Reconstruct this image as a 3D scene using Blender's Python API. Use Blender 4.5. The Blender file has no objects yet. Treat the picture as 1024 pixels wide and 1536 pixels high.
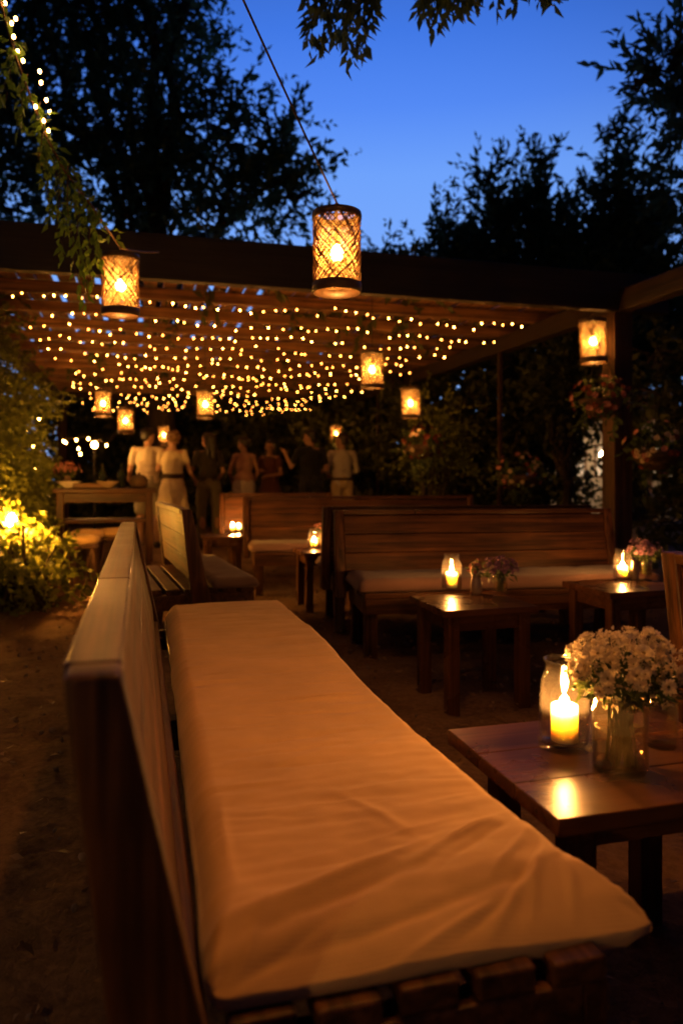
import bpy, bmesh, math, random
import numpy as np
from mathutils import Vector, Matrix, noise, Euler

random.seed(7)
rng = np.random.default_rng(7)
SC = bpy.context.scene
COL = SC.collection
R = math.radians
CAMZ, F, CX, HY = 1.05, 1100.0, 512.0, 715.0
YAW = R(15.35)
U = Vector((math.cos(YAW), math.sin(YAW), 0))     # "right" of the garden's grid
V = Vector((-math.sin(YAW), math.cos(YAW), 0))    # "back" of the garden's grid

def at(px, py, Y):
    return Vector(((px - CX) / F * Y, Y, CAMZ - (py - HY) / F * Y))

# ------------------------------------------------------------------ materials
def new_mat(name):
    m = bpy.data.materials.new(name); m.use_nodes = True
    nt = m.node_tree
    for n in list(nt.nodes): nt.nodes.remove(n)
    out = nt.nodes.new('ShaderNodeOutputMaterial')
    return m, nt, out

def N(nt, kind, **kw):
    n = nt.nodes.new(kind)
    for k, v in kw.items():
        if k in n.inputs: n.inputs[k].default_value = v
        else: setattr(n, k, v)
    return n

def ramp(nt, stops):
    r = nt.nodes.new('ShaderNodeValToRGB')
    e = r.color_ramp.elements
    while len(e) < len(stops): e.new(0.5)
    for k, (p, c) in enumerate(stops):
        e[k].position = p; e[k].color = (*c, 1)
    return r

def principled(nt, out, **kw):
    b = nt.nodes.new('ShaderNodeBsdfPrincipled')
    for k, v in kw.items():
        b.inputs[k].default_value = v
    nt.links.new(b.outputs[0], out.inputs[0])
    return b

def wood(name, dark, light, axis='Y', rough=0.45, bump=0.25, scale=1.0, spec=0.5, streak=0.8):
    m, nt, out = new_mat(name)
    b = principled(nt, out, Roughness=rough)
    b.inputs['Specular IOR Level'].default_value = spec
    tc = N(nt, 'ShaderNodeTexCoord')
    mp = N(nt, 'ShaderNodeMapping')
    s = {'X': (1.2, 16, 16), 'Y': (16, 1.2, 16), 'Z': (16, 16, 1.2)}[axis]
    mp.inputs['Scale'].default_value = [q * scale for q in s]
    nt.links.new(tc.outputs['Object'], mp.inputs[0])
    n1 = N(nt, 'ShaderNodeTexNoise', Scale=1.6, Detail=7.0, Roughness=0.65, Distortion=0.6)
    nt.links.new(mp.outputs[0], n1.inputs['Vector'])
    n2 = N(nt, 'ShaderNodeTexNoise', Scale=5.0, Detail=3.0)
    nt.links.new(tc.outputs['Object'], n2.inputs['Vector'])
    r = ramp(nt, [(0.30, dark), (0.72, light)])
    nt.links.new(n1.outputs[0], r.inputs[0])
    mx = N(nt, 'ShaderNodeMixRGB', blend_type='MULTIPLY'); mx.inputs[0].default_value = 0.55
    r2 = ramp(nt, [(0.3, (0.45, 0.42, 0.40)), (0.7, (1.15, 1.12, 1.08))])
    nt.links.new(n2.outputs[0], r2.inputs[0])
    nt.links.new(r.outputs[0], mx.inputs[1]); nt.links.new(r2.outputs[0], mx.inputs[2])
    mp3 = N(nt, 'ShaderNodeMapping'); mp3.inputs['Scale'].default_value = [q * scale * (3.2 if q > 2 else 0.8) for q in s]
    nt.links.new(tc.outputs['Object'], mp3.inputs[0])
    n3 = N(nt, 'ShaderNodeTexNoise', Scale=1.3, Detail=4.0, Roughness=0.6, Distortion=0.3)
    nt.links.new(mp3.outputs[0], n3.inputs['Vector'])
    r3 = ramp(nt, [(0.36, (0.30, 0.26, 0.24)), (0.50, (1.0, 1.0, 1.0)), (0.68, (1.25, 1.2, 1.15))])
    nt.links.new(n3.outputs[0], r3.inputs[0])
    mx3 = N(nt, 'ShaderNodeMixRGB', blend_type='MULTIPLY'); mx3.inputs[0].default_value = streak
    nt.links.new(mx.outputs[0], mx3.inputs[1]); nt.links.new(r3.outputs[0], mx3.inputs[2])
    nt.links.new(mx3.outputs[0], b.inputs['Base Color'])
    rr = N(nt, 'ShaderNodeMapRange'); rr.inputs[3].default_value = rough * 0.75; rr.inputs[4].default_value = min(1, rough * 1.35)
    nt.links.new(n2.outputs[0], rr.inputs[0]); nt.links.new(rr.outputs[0], b.inputs['Roughness'])
    bp = N(nt, 'ShaderNodeBump', Strength=bump, Distance=0.004)
    hm_ = N(nt, 'ShaderNodeMath', operation='MULTIPLY_ADD'); hm_.inputs[1].default_value = 0.6 * streak
    nt.links.new(n3.outputs[0], hm_.inputs[0]); nt.links.new(n1.outputs[0], hm_.inputs[2])
    nt.links.new(hm_.outputs[0], bp.inputs['Height']); nt.links.new(bp.outputs[0], b.inputs['Normal'])
    return m

def plain(name, col, rough=0.6, var=0.25, nscale=20.0, bump=0.1, metallic=0.0, sheen=0.0):
    m, nt, out = new_mat(name)
    b = principled(nt, out, Roughness=rough, Metallic=metallic)
    if sheen: b.inputs['Sheen Weight'].default_value = sheen
    tc = N(nt, 'ShaderNodeTexCoord')
    n1 = N(nt, 'ShaderNodeTexNoise', Scale=nscale, Detail=5.0)
    nt.links.new(tc.outputs['Object'], n1.inputs['Vector'])
    r = ramp(nt, [(0.3, tuple(c * (1 - var) for c in col)), (0.7, tuple(min(1, c * (1 + var)) for c in col))])
    nt.links.new(n1.outputs[0], r.inputs[0]); nt.links.new(r.outputs[0], b.inputs['Base Color'])
    bp = N(nt, 'ShaderNodeBump', Strength=bump, Distance=0.003)
    nt.links.new(n1.outputs[0], bp.inputs['Height']); nt.links.new(bp.outputs[0], b.inputs['Normal'])
    return m

def leafmat(name, dark, light, trans=0.35, rough=0.5):
    m, nt, out = new_mat(name)
    b = N(nt, 'ShaderNodeBsdfPrincipled'); b.inputs['Roughness'].default_value = rough
    b.inputs['Specular IOR Level'].default_value = 0.35
    t = N(nt, 'ShaderNodeBsdfTranslucent')
    mix = N(nt, 'ShaderNodeMixShader'); mix.inputs[0].default_value = trans
    g = N(nt, 'ShaderNodeNewGeometry')
    tc = N(nt, 'ShaderNodeTexCoord')
    nz = N(nt, 'ShaderNodeTexNoise', Scale=1.3, Detail=2.0)
    nt.links.new(tc.outputs['Object'], nz.inputs['Vector'])
    ad = N(nt, 'ShaderNodeMath', operation='MULTIPLY_ADD'); ad.inputs[1].default_value = 0.55; 
    nt.links.new(g.outputs['Random Per Island'], ad.inputs[0]); 
    sb = N(nt, 'ShaderNodeMath', operation='SUBTRACT'); sb.inputs[1].default_value = 0.25
    nt.links.new(nz.outputs[0], sb.inputs[0]); nt.links.new(sb.outputs[0], ad.inputs[2])
    r = ramp(nt, [(0.1, dark), (0.85, light)])
    nt.links.new(ad.outputs[0], r.inputs[0])
    nt.links.new(r.outputs[0], b.inputs['Base Color']); nt.links.new(r.outputs[0], t.inputs['Color'])
    nt.links.new(b.outputs[0], mix.inputs[1]); nt.links.new(t.outputs[0], mix.inputs[2])
    nt.links.new(mix.outputs[0], out.inputs[0])
    return m

def emit(name, col, strength):
    m, nt, out = new_mat(name)
    e = N(nt, 'ShaderNodeEmission'); e.inputs[0].default_value = (*col, 1); e.inputs[1].default_value = strength
    nt.links.new(e.outputs[0], out.inputs[0])
    return m

def glassmat(name, tint=(0.97, 0.95, 0.90), fog=0.03, ior=1.45):
    m, nt, out = new_mat(name)
    tr = N(nt, 'ShaderNodeBsdfTransparent'); tr.inputs[0].default_value = (*tint, 1)
    gl = N(nt, 'ShaderNodeBsdfGlossy'); gl.inputs['Roughness'].default_value = 0.04
    tl = N(nt, 'ShaderNodeBsdfTranslucent'); tl.inputs[0].default_value = (0.9, 0.85, 0.75, 1)
    fc = N(nt, 'ShaderNodeLayerWeight'); fc.inputs[0].default_value = 0.5
    pw = N(nt, 'ShaderNodeMath', operation='POWER'); pw.inputs[1].default_value = 3.0
    nt.links.new(fc.outputs['Facing'], pw.inputs[0])
    f0 = ((ior - 1) / (ior + 1)) ** 2
    lw = N(nt, 'ShaderNodeMath', operation='MULTIPLY_ADD'); lw.inputs[1].default_value = (1 - f0) * 0.8; lw.inputs[2].default_value = f0
    nt.links.new(pw.outputs[0], lw.inputs[0])
    tc = N(nt, 'ShaderNodeTexCoord')
    nz = N(nt, 'ShaderNodeTexNoise', Scale=28.0, Detail=2.0)
    nt.links.new(tc.outputs['Object'], nz.inputs['Vector'])
    bp = N(nt, 'ShaderNodeBump', Strength=0.25, Distance=0.003)
    nt.links.new(nz.outputs[0], bp.inputs['Height']); nt.links.new(bp.outputs[0], gl.inputs['Normal'])
    m1 = N(nt, 'ShaderNodeMixShader'); m2 = N(nt, 'ShaderNodeMixShader'); m2.inputs[0].default_value = fog
    nt.links.new(lw.outputs[0], m1.inputs[0]); nt.links.new(tr.outputs[0], m1.inputs[1]); nt.links.new(gl.outputs[0], m1.inputs[2])
    nt.links.new(m1.outputs[0], m2.inputs[1]); nt.links.new(tl.outputs[0], m2.inputs[2])
    nt.links.new(m2.outputs[0], out.inputs[0])
    return m

WARM = (1.0, 0.47, 0.13)
M = {}
for ax in 'XYZ':
    M['bench' + ax] = wood('bench wood ' + ax, (0.022, 0.009, 0.0035), (0.16, 0.066, 0.022), ax, 0.45, 0.6, 0.8, 0.22)
    M['table' + ax] = wood('table wood ' + ax, (0.050, 0.020, 0.008), (0.16, 0.066, 0.024), ax, 0.27, 0.12, 0.9, 0.30, 0.45)
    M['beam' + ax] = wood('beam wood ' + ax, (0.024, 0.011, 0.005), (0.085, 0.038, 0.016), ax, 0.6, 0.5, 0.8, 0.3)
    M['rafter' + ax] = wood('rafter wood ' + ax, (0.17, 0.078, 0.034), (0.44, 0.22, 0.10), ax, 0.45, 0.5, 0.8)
    M['rustic' + ax] = wood('rustic wood ' + ax, (0.10, 0.05, 0.024), (0.26, 0.14, 0.07), ax, 0.6, 0.5)
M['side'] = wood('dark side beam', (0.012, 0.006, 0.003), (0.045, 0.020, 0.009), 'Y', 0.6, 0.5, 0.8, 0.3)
M['varnish'] = wood('varnished rail', (0.045, 0.019, 0.004), (0.12, 0.052, 0.013), 'Y', 0.32, 0.5, 1.0, 0.3)
M['black_beam'] = wood('darkened front beam', (0.008, 0.005, 0.004), (0.026, 0.015, 0.009), 'X', 0.6, 0.6, 0.7)  # colour darkened so the beam stays near-black in the lantern light
M['band'] = plain('lantern rim band', (0.06, 0.030, 0.014), 0.45, 0.3, 60)
M['cord'] = plain('brown cord', (0.10, 0.055, 0.028), 0.7)
M['wire'] = plain('dark wire', (0.03, 0.018, 0.01), 0.6)
M['bulb'] = emit('lantern bulb', (1.0, 0.41, 0.08), 360.0)
M['backbulb'] = emit('rear fill bulb', (1.0, 0.55, 0.20), 13000.0)  # for the fill lantern added behind the camera
M['strongbulb'] = emit('seat fill bulb', (1.0, 0.35, 0.058), 1280.0)  # for the unseen fill lamps added over the foreground seat
M['fairy'] = emit('fairy bulb', (1.0, 0.36, 0.055), 125.0)
M['fairydim'] = emit('dim fairy bulb', (1.0, 0.29, 0.04), 45.0)
M['fairymid'] = emit('soft fairy bulb', (1.0, 0.35, 0.05), 82.0)
M['fairybig'] = emit('garland bulb', (1.0, 0.46, 0.12), 40.0)
M['flame'] = emit('candle flame', (1.0, 0.40, 0.09), 1.0)
M['gardenbulb'] = emit('garden lamp bulb', (1.0, 0.42, 0.055), 4200.0)
M['tablebulb'] = emit('serving bulb', (1.0, 0.42, 0.07), 230.0)
M['glass'] = glassmat('clear jar glass', (0.98, 0.96, 0.92), 0.006)
M['vase'] = glassmat('vase glass', (0.96, 0.93, 0.86), 0.008)
M['water'] = glassmat('vase water', (0.96, 0.90, 0.78), 0.010, 1.15)
M['leaf_tree'] = leafmat('tree leaves', (0.05, 0.085, 0.045), (0.13, 0.20, 0.095), 0.5)
M['leaf_dark'] = leafmat('hedge leaves', (0.04, 0.05, 0.016), (0.13, 0.14, 0.045), 0.35)
M['leaf_vine'] = leafmat('vine leaves', (0.07, 0.085, 0.012), (0.24, 0.27, 0.045), 0.42)
M['leaf_trail'] = leafmat('trailing vine leaves', (0.05, 0.10, 0.010), (0.17, 0.30, 0.035), 0.45)
M['leaf_pot'] = leafmat('flower foliage', (0.03, 0.05, 0.014), (0.10, 0.14, 0.04), 0.35)
M['bark'] = wood('tree bark', (0.020, 0.013, 0.009), (0.075, 0.05, 0.034), 'Z', 0.85, 1.0, 0.7)
M['petal_white'] = leafmat('white petals', (0.62, 0.50, 0.32), (0.90, 0.80, 0.58), 0.45)
M['petal_core'] = plain('flower heart', (0.25, 0.17, 0.04), 0.8)
M['petal_purple'] = leafmat('mauve petals', (0.22, 0.10, 0.20), (0.46, 0.26, 0.40), 0.35)
M['petal_pink'] = leafmat('pink petals', (0.40, 0.13, 0.13), (0.62, 0.30, 0.28), 0.35)
M['petal_red'] = leafmat('red petals', (0.11, 0.015, 0.01), (0.26, 0.055, 0.03), 0.3)
M['petal_cream'] = leafmat('cream petals', (0.45, 0.33, 0.20), (0.70, 0.58, 0.40), 0.35)
M['stem'] = plain('green stems', (0.05, 0.085, 0.025), 0.6)
M['ceramic'] = plain('glazed pot', (0.34, 0.24, 0.15), 0.25, 0.2, 12)
M['white_china'] = plain('white china', (0.62, 0.56, 0.48), 0.3, 0.08, 12)
M['bottle'] = plain('dark bottle glass', (0.02, 0.03, 0.012), 0.1, 0.2, 5)
M['wicker'] = wood('wicker', (0.04, 0.02, 0.009), (0.14, 0.075, 0.035), 'X', 0.7, 1.0, 2.0)
M['skin'] = plain('skin', (0.48, 0.28, 0.19), 0.5, 0.08, 14, 0.02)
M['tan_skin'] = plain('tanned skin', (0.33, 0.17, 0.105), 0.5, 0.08, 14, 0.02)
M['eye'] = plain('dark eyes', (0.02, 0.015, 0.01), 0.2)
M['iron'] = plain('dark iron', (0.02, 0.018, 0.016), 0.5, 0.2, 30, 0.1, 0.6)
M['sand_wall'] = plain('cream render', (0.52, 0.46, 0.38), 0.85, 0.15, 6)
M['roof_tile'] = plain('roof tiles', (0.12, 0.05, 0.03), 0.8, 0.3, 12)

def cloth(name, col, weave=420.0, rough=0.9, var=0.06, bump=0.12):
    m, nt, out = new_mat(name)
    b = principled(nt, out, Roughness=rough)
    b.inputs['Sheen Weight'].default_value = 0.15
    b.inputs['Specular IOR Level'].default_value = 0.2
    tc = N(nt, 'ShaderNodeTexCoord')
    n1 = N(nt, 'ShaderNodeTexNoise', Scale=5.0, Detail=6.0, Roughness=0.6)
    nt.links.new(tc.outputs['Object'], n1.inputs['Vector'])
    r = ramp(nt, [(0.3, tuple(c * (1 - var) for c in col)), (0.7, tuple(min(1, c * (1 + var)) for c in col))])
    nt.links.new(n1.outputs[0], r.inputs[0]); nt.links.new(r.outputs[0], b.inputs['Base Color'])
    w1 = N(nt, 'ShaderNodeTexWave', Scale=weave / 6.0, Distortion=0.4); w1.bands_direction = 'X'
    w2 = N(nt, 'ShaderNodeTexWave', Scale=weave / 6.0, Distortion=0.4); w2.bands_direction = 'Y'
    for w in (w1, w2): nt.links.new(tc.outputs['Object'], w.inputs['Vector'])
    ad = N(nt, 'ShaderNodeMath', operation='ADD')
    nt.links.new(w1.outputs['Fac'], ad.inputs[0]); nt.links.new(w2.outputs['Fac'], ad.inputs[1])
    bp = N(nt, 'ShaderNodeBump', Strength=bump, Distance=0.0012)
    nt.links.new(ad.outputs[0], bp.inputs['Height'])
    n3 = N(nt, 'ShaderNodeTexNoise', Scale=16.0, Detail=4.0)
    mp = N(nt, 'ShaderNodeMapping'); mp.inputs['Scale'].default_value = (0.5, 1.4, 1.0)
    nt.links.new(tc.outputs['Object'], mp.inputs[0]); nt.links.new(mp.outputs[0], n3.inputs['Vector'])
    bp2 = N(nt, 'ShaderNodeBump', Strength=0.25, Distance=0.006)
    nt.links.new(n3.outputs[0], bp2.inputs['Height']); nt.links.new(bp.outputs[0], bp2.inputs['Normal'])
    nt.links.new(bp2.outputs[0], b.inputs['Normal'])
    return m
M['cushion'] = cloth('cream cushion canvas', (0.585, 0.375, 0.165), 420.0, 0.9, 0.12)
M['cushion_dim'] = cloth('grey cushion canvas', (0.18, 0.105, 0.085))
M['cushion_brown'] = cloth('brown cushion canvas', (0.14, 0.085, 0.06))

def weave_mat():
    m, nt, out = new_mat('woven bamboo')
    b = N(nt, 'ShaderNodeBsdfPrincipled'); b.inputs['Roughness'].default_value = 0.6
    t = N(nt, 'ShaderNodeBsdfTranslucent')
    g = N(nt, 'ShaderNodeNewGeometry')
    r = ramp(nt, [(0.0, (0.10, 0.045, 0.014)), (1.0, (0.34, 0.19, 0.065))])
    nt.links.new(g.outputs['Random Per Island'], r.inputs[0])
    nt.links.new(r.outputs[0], b.inputs['Base Color']); nt.links.new(r.outputs[0], t.inputs[0])
    mix = N(nt, 'ShaderNodeMixShader'); mix.inputs[0].default_value = 0.14
    nt.links.new(b.outputs[0], mix.inputs[1]); nt.links.new(t.outputs[0], mix.inputs[2]); nt.links.new(mix.outputs[0], out.inputs[0])
    return m
M['weave'] = weave_mat()
def liner_mat():
    m, nt, out = new_mat('thin paper liner')
    tr = N(nt, 'ShaderNodeBsdfTransparent'); tr.inputs[0].default_value = (1, .95, .85, 1)
    tl = N(nt, 'ShaderNodeBsdfTranslucent'); tl.inputs[0].default_value = (0.80, 0.62, 0.36, 1)
    df = N(nt, 'ShaderNodeBsdfDiffuse'); df.inputs[0].default_value = (0.75, 0.60, 0.36, 1)
    a = N(nt, 'ShaderNodeMixShader'); a.inputs[0].default_value = 0.35
    b = N(nt, 'ShaderNodeMixShader'); b.inputs[0].default_value = 0.40
    tc = N(nt, 'ShaderNodeTexCoord'); nz = N(nt, 'ShaderNodeTexNoise', Scale=30.0, Detail=3.0)
    mr = N(nt, 'ShaderNodeMapRange'); mr.inputs[1].default_value = 0.3; mr.inputs[2].default_value = 0.7; mr.inputs[3].default_value = 0.12; mr.inputs[4].default_value = 0.46
    nt.links.new(tc.outputs['Object'], nz.inputs['Vector']); nt.links.new(nz.outputs[0], mr.inputs[0]); nt.links.new(mr.outputs[0], b.inputs[0])
    nt.links.new(tl.outputs[0], a.inputs[1]); nt.links.new(df.outputs[0], a.inputs[2])
    nt.links.new(tr.outputs[0], b.inputs[1]); nt.links.new(a.outputs[0], b.inputs[2]); nt.links.new(b.outputs[0], out.inputs[0])
    return m
M['liner'] = liner_mat()

def wax_mat():
    m, nt, out = new_mat('candle wax')
    b = principled(nt, out, Roughness=0.4)
    b.inputs['Base Color'].default_value = (0.96, 0.90, 0.74, 1)
    b.inputs['Subsurface Weight'].default_value = 1.0
    b.inputs['Subsurface Radius'].default_value = (1.0, 0.82, 0.58)
    b.inputs['Subsurface Scale'].default_value = 0.045
    return m
M['wax'] = wax_mat()

def ground_mat():
    m, nt, out = new_mat('trodden earth')
    b = principled(nt, out, Roughness=0.95)
    b.inputs['Specular IOR Level'].default_value = 0.2
    tc = N(nt, 'ShaderNodeTexCoord')
    n1 = N(nt, 'ShaderNodeTexNoise', Scale=1.6, Detail=8.0, Roughness=0.65)
    n2 = N(nt, 'ShaderNodeTexNoise', Scale=38.0, Detail=6.0, Roughness=0.7)
    v = N(nt, 'ShaderNodeTexVoronoi', Scale=26.0)
    for n in (n1, n2, v): nt.links.new(tc.outputs['Object'], n.inputs['Vector'])
    r = ramp(nt, [(0.28, (0.085, 0.050, 0.030)), (0.5, (0.18, 0.108, 0.064)), (0.75, (0.27, 0.17, 0.105))])
    nt.links.new(n1.outputs[0], r.inputs[0])
    r2 = ramp(nt, [(0.3, (0.55, 0.5, 0.45)), (0.7, (1.2, 1.15, 1.1))])
    nt.links.new(n2.outputs[0], r2.inputs[0])
    mx = N(nt, 'ShaderNodeMixRGB', blend_type='MULTIPLY'); mx.inputs[0].default_value = 0.8
    nt.links.new(r.outputs[0], mx.inputs[1]); nt.links.new(r2.outputs[0], mx.inputs[2])
    nt.links.new(mx.outputs[0], b.inputs['Base Color'])
    ad = N(nt, 'ShaderNodeMath', operation='MULTIPLY_ADD'); ad.inputs[1].default_value = -0.5
    nt.links.new(v.outputs['Distance'], ad.inputs[0]); nt.links.new(n2.outputs[0], ad.inputs[2])
    bp = N(nt, 'ShaderNodeBump', Strength=0.9, Distance=0.02)
    nt.links.new(ad.outputs[0], bp.inputs['Height']); nt.links.new(bp.outputs[0], b.inputs['Normal'])
    return m
M['ground'] = ground_mat()

# ------------------------------------------------------------------ mesh helpers
def link(o, parent=None):
    COL.objects.link(o)
    if parent is not None: o.parent = parent
    return o

def obj(name, bm, mat, parent=None, smooth=False):
    """turn a bmesh into ONE linked mesh object"""
    bmesh.ops.recalc_face_normals(bm, faces=bm.faces[:])
    me = bpy.data.meshes.new(name); bm.to_mesh(me); bm.free()
    if smooth:
        for p in me.polygons: p.use_smooth = True
    for mm in (mat if isinstance(mat, list) else [mat]): me.materials.append(mm)
    return link(bpy.data.objects.new(name, me), parent)

def tag(o, label, cat, group=None, kind=None):
    if label: o['label'] = label
    if cat: o['category'] = cat
    if group: o['group'] = group
    if kind: o['kind'] = kind
    return o

def thing(name, label, cat, loc=(0, 0, 0), rz=0.0, group=None):
    o = bpy.data.objects.new(name, None); o.empty_display_size = 0.1
    link(o); o.location = loc; o.rotation_euler = (0, 0, rz)
    return tag(o, label, cat, group)

def dup(root, loc, rz=None, label=None):
    """a copy of a thing with copies of its parts and sub-parts"""
    c = root.copy(); COL.objects.link(c); c.location = loc
    if rz is not None: c.rotation_euler = (0, 0, rz)
    if label: c['label'] = label
    for ch in list(root.children):
        d = ch.copy(); COL.objects.link(d); d.parent = c
        for g in list(ch.children):
            e = g.copy(); COL.objects.link(e); e.parent = d
    return c

def add_box(bm, c, s, rot=None, bev=0.004, segs=2):
    b = bmesh.new()
    bmesh.ops.create_cube(b, size=1.0)
    bmesh.ops.scale(b, vec=s, verts=b.verts[:])
    if bev > 0:
        bmesh.ops.bevel(b, geom=b.edges[:], offset=min(bev, min(s) * 0.4), segments=segs, profile=0.5, affect='EDGES')
    mt = Matrix.Translation(Vector(c))
    if rot is not None: mt = mt @ rot.to_4x4()
    bmesh.ops.transform(b, matrix=mt, verts=b.verts[:])
    me = bpy.data.meshes.new('tmp'); b.to_mesh(me); b.free(); bm.from_mesh(me); bpy.data.meshes.remove(me)

def add_bar(bm, p0, p1, w, h, up=(0, 0, 1), bev=0.004):
    """square bar between two points; w across, h along up"""
    p0, p1 = Vector(p0), Vector(p1); d = (p1 - p0); L = d.length; d.normalize()
    x = d.cross(Vector(up)).normalized(); z = x.cross(d).normalized()
    m = Matrix((x, d, z)).transposed()
    add_box(bm, (p0 + p1) / 2, (w, L, h), m, bev)

def add_prism(bm, poly, y0, y1, bev=0.006):
    """polygon in x,z extruded from y0 to y1"""
    b = bmesh.new()
    f = b.faces.new([b.verts.new((x, y0, z)) for x, z in poly])
    r = bmesh.ops.extrude_face_region(b, geom=[f])
    bmesh.ops.translate(b, vec=(0, y1 - y0, 0), verts=[v for v in r['geom'] if isinstance(v, bmesh.types.BMVert)])
    if bev: bmesh.ops.bevel(b, geom=b.edges[:], offset=bev, segments=3, profile=0.5, affect='EDGES')
    me = bpy.data.meshes.new('tmp'); b.to_mesh(me); b.free(); bm.from_mesh(me); bpy.data.meshes.remove(me)

def add_lathe(bm, prof, n=32, c=(0, 0, 0), cap=True, jit=0.0):
    rings = []
    for r, z in prof:
        if r < 1e-5:
            rings.append([bm.verts.new((c[0], c[1], c[2] + z))])
        else:
            rings.append([bm.verts.new((c[0] + r * math.cos(2 * math.pi * k / n), c[1] + r * math.sin(2 * math.pi * k / n), c[2] + z)) for k in range(n)])
    for a, b in zip(rings, rings[1:]):
        for k in range(n):
            j = (k + 1) % n
            if len(a) == 1 and len(b) == 1: continue
            if len(a) == 1: bm.faces.new((a[0], b[j], b[k]))
            elif len(b) == 1: bm.faces.new((a[k], a[j], b[0]))
            else: bm.faces.new((a[k], a[j], b[j], b[k]))
    if cap:
        for q in (rings[0], rings[-1]):
            if len(q) > 2:
                try: bm.faces.new(q)
                except ValueError: pass
    return [v for q in rings for v in q]

def add_tube(bm, pts, r, n=8, r1=None, cap=True):
    pts = [Vector(p) for p in pts]
    if r1 is None: r1 = r
    prev = None; rings = []
    for i, p in enumerate(pts):
        d = (pts[min(i + 1, len(pts) - 1)] - pts[max(i - 1, 0)]).normalized()
        if prev is None:
            a = d.orthogonal().normalized()
        else:
            a = prev - d * prev.dot(d)
            a = a.normalized() if a.length > 1e-6 else d.orthogonal().normalized()
        prev = a; b = d.cross(a)
        rr = r + (r1 - r) * i / max(1, len(pts) - 1)
        rings.append([bm.verts.new(p + rr * (a * math.cos(2 * math.pi * k / n) + b * math.sin(2 * math.pi * k / n))) for k in range(n)])
    for A, B in zip(rings, rings[1:]):
        for k in range(n):
            bm.faces.new((A[k], A[(k + 1) % n], B[(k + 1) % n], B[k]))
    if cap:
        bm.faces.new(rings[0][::-1]); bm.faces.new(rings[-1])

def add_ell(bm, c, r, rot=None, seg=16):
    m = Matrix.Translation(Vector(c))
    if rot is not None: m = m @ rot.to_4x4()
    m = m @ Matrix.Diagonal((*r, 1.0))
    bmesh.ops.create_uvsphere(bm, u_segments=seg, v_segments=max(8, seg // 2), radius=1.0, matrix=m)

def add_cap(bm, p0, p1, r0, r1, n=12):
    """closed tapered capsule"""
    p0, p1 = Vector(p0), Vector(p1); d = (p1 - p0); L = d.length
    q = Vector((0, 0, 1)).rotation_difference(d.normalized()).to_matrix()
    prof = [(0, -r0)] + [(r0 * math.cos(R(a)), r0 * math.sin(R(a))) for a in (-60, -30, 0)]
    prof += [(r1 * math.cos(R(a)), L + r1 * math.sin(R(a))) for a in (0, 30, 60)] + [(0, L + r1)]
    vs = add_lathe(bm, prof, n)
    bmesh.ops.transform(bm, matrix=Matrix.Translation(p0) @ q.to_4x4(), verts=vs)

def remeshed(name, bm, mat, parent, voxel=0.011, smooth=5, folds=0.0):
    """fuse overlapping closed solids into one continuous skin"""
    bmesh.ops.recalc_face_normals(bm, faces=bm.faces[:])
    me = bpy.data.meshes.new(name); bm.to_mesh(me); bm.free()
    t = bpy.data.objects.new('tmp', me); COL.objects.link(t)
    rm = t.modifiers.new('r', 'REMESH'); rm.mode = 'VOXEL'; rm.voxel_size = voxel; rm.use_smooth_shade = True
    sm = t.modifiers.new('s', 'SMOOTH'); sm.iterations = smooth; sm.factor = 0.5
    dg = bpy.context.evaluated_depsgraph_get()
    m2 = bpy.data.meshes.new_from_object(t.evaluated_get(dg))
    bpy.data.objects.remove(t); bpy.data.meshes.remove(me)
    if folds:
        ph = random.uniform(0, 50)
        nrm = [v.normal.copy() for v in m2.vertices]
        for v, n_ in zip(m2.vertices, nrm):
            c = v.co.copy(); q = noise.noise(Vector((c.x * 15 + ph, c.y * 15, c.z * 5))) + 0.6 * noise.noise(Vector((c.x * 9, c.y * 9 + ph, c.z * 24)))
            v.co = c + n_ * (folds * q)
    m2.name = name; m2.materials.clear(); m2.materials.append(mat)
    for p in m2.polygons: p.use_smooth = True
    return link(bpy.data.objects.new(name, m2), parent)

def mesh_np(name, verts, faces4, mat, parent=None):
    """quads from numpy arrays"""
    me = bpy.data.meshes.new(name)
    nv, nf = len(verts), len(faces4)
    me.vertices.add(nv); me.vertices.foreach_set('co', verts.astype(np.float32).ravel())
    me.loops.add(nf * 4); me.loops.foreach_set('vertex_index', faces4.astype(np.int32).ravel())
    me.polygons.add(nf); me.polygons.foreach_set('loop_start', np.arange(0, nf * 4, 4, dtype=np.int32))
    me.update(calc_edges=True); me.validate()
    me.materials.append(mat)
    return link(bpy.data.objects.new(name, me), parent)

def unit(a):
    return a / np.maximum(np.linalg.norm(a, axis=1, keepdims=True), 1e-9)

def leaf_arrays(P, D, Ln, Wd):
    """one folded diamond leaf per point"""
    n = len(P)
    D = unit(D); A = rng.normal(size=(n, 3)); W = unit(np.cross(D, A)); Nn = np.cross(W, D)
    Ln = np.broadcast_to(np.asarray(Ln), (n,))[:, None]; Wd = np.broadcast_to(np.asarray(Wd), (n,))[:, None]
    v = np.empty((n, 4, 3))
    v[:, 0] = P
    v[:, 1] = P + D * Ln * 0.45 + W * Wd * 0.5 + Nn * Wd * 0.18
    v[:, 2] = P + D * Ln - Nn * Ln * 0.10
    v[:, 3] = P + D * Ln * 0.45 - W * Wd * 0.5 + Nn * Wd * 0.18
    return v.reshape(-1, 3), np.arange(n * 4).reshape(n, 4)

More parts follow.
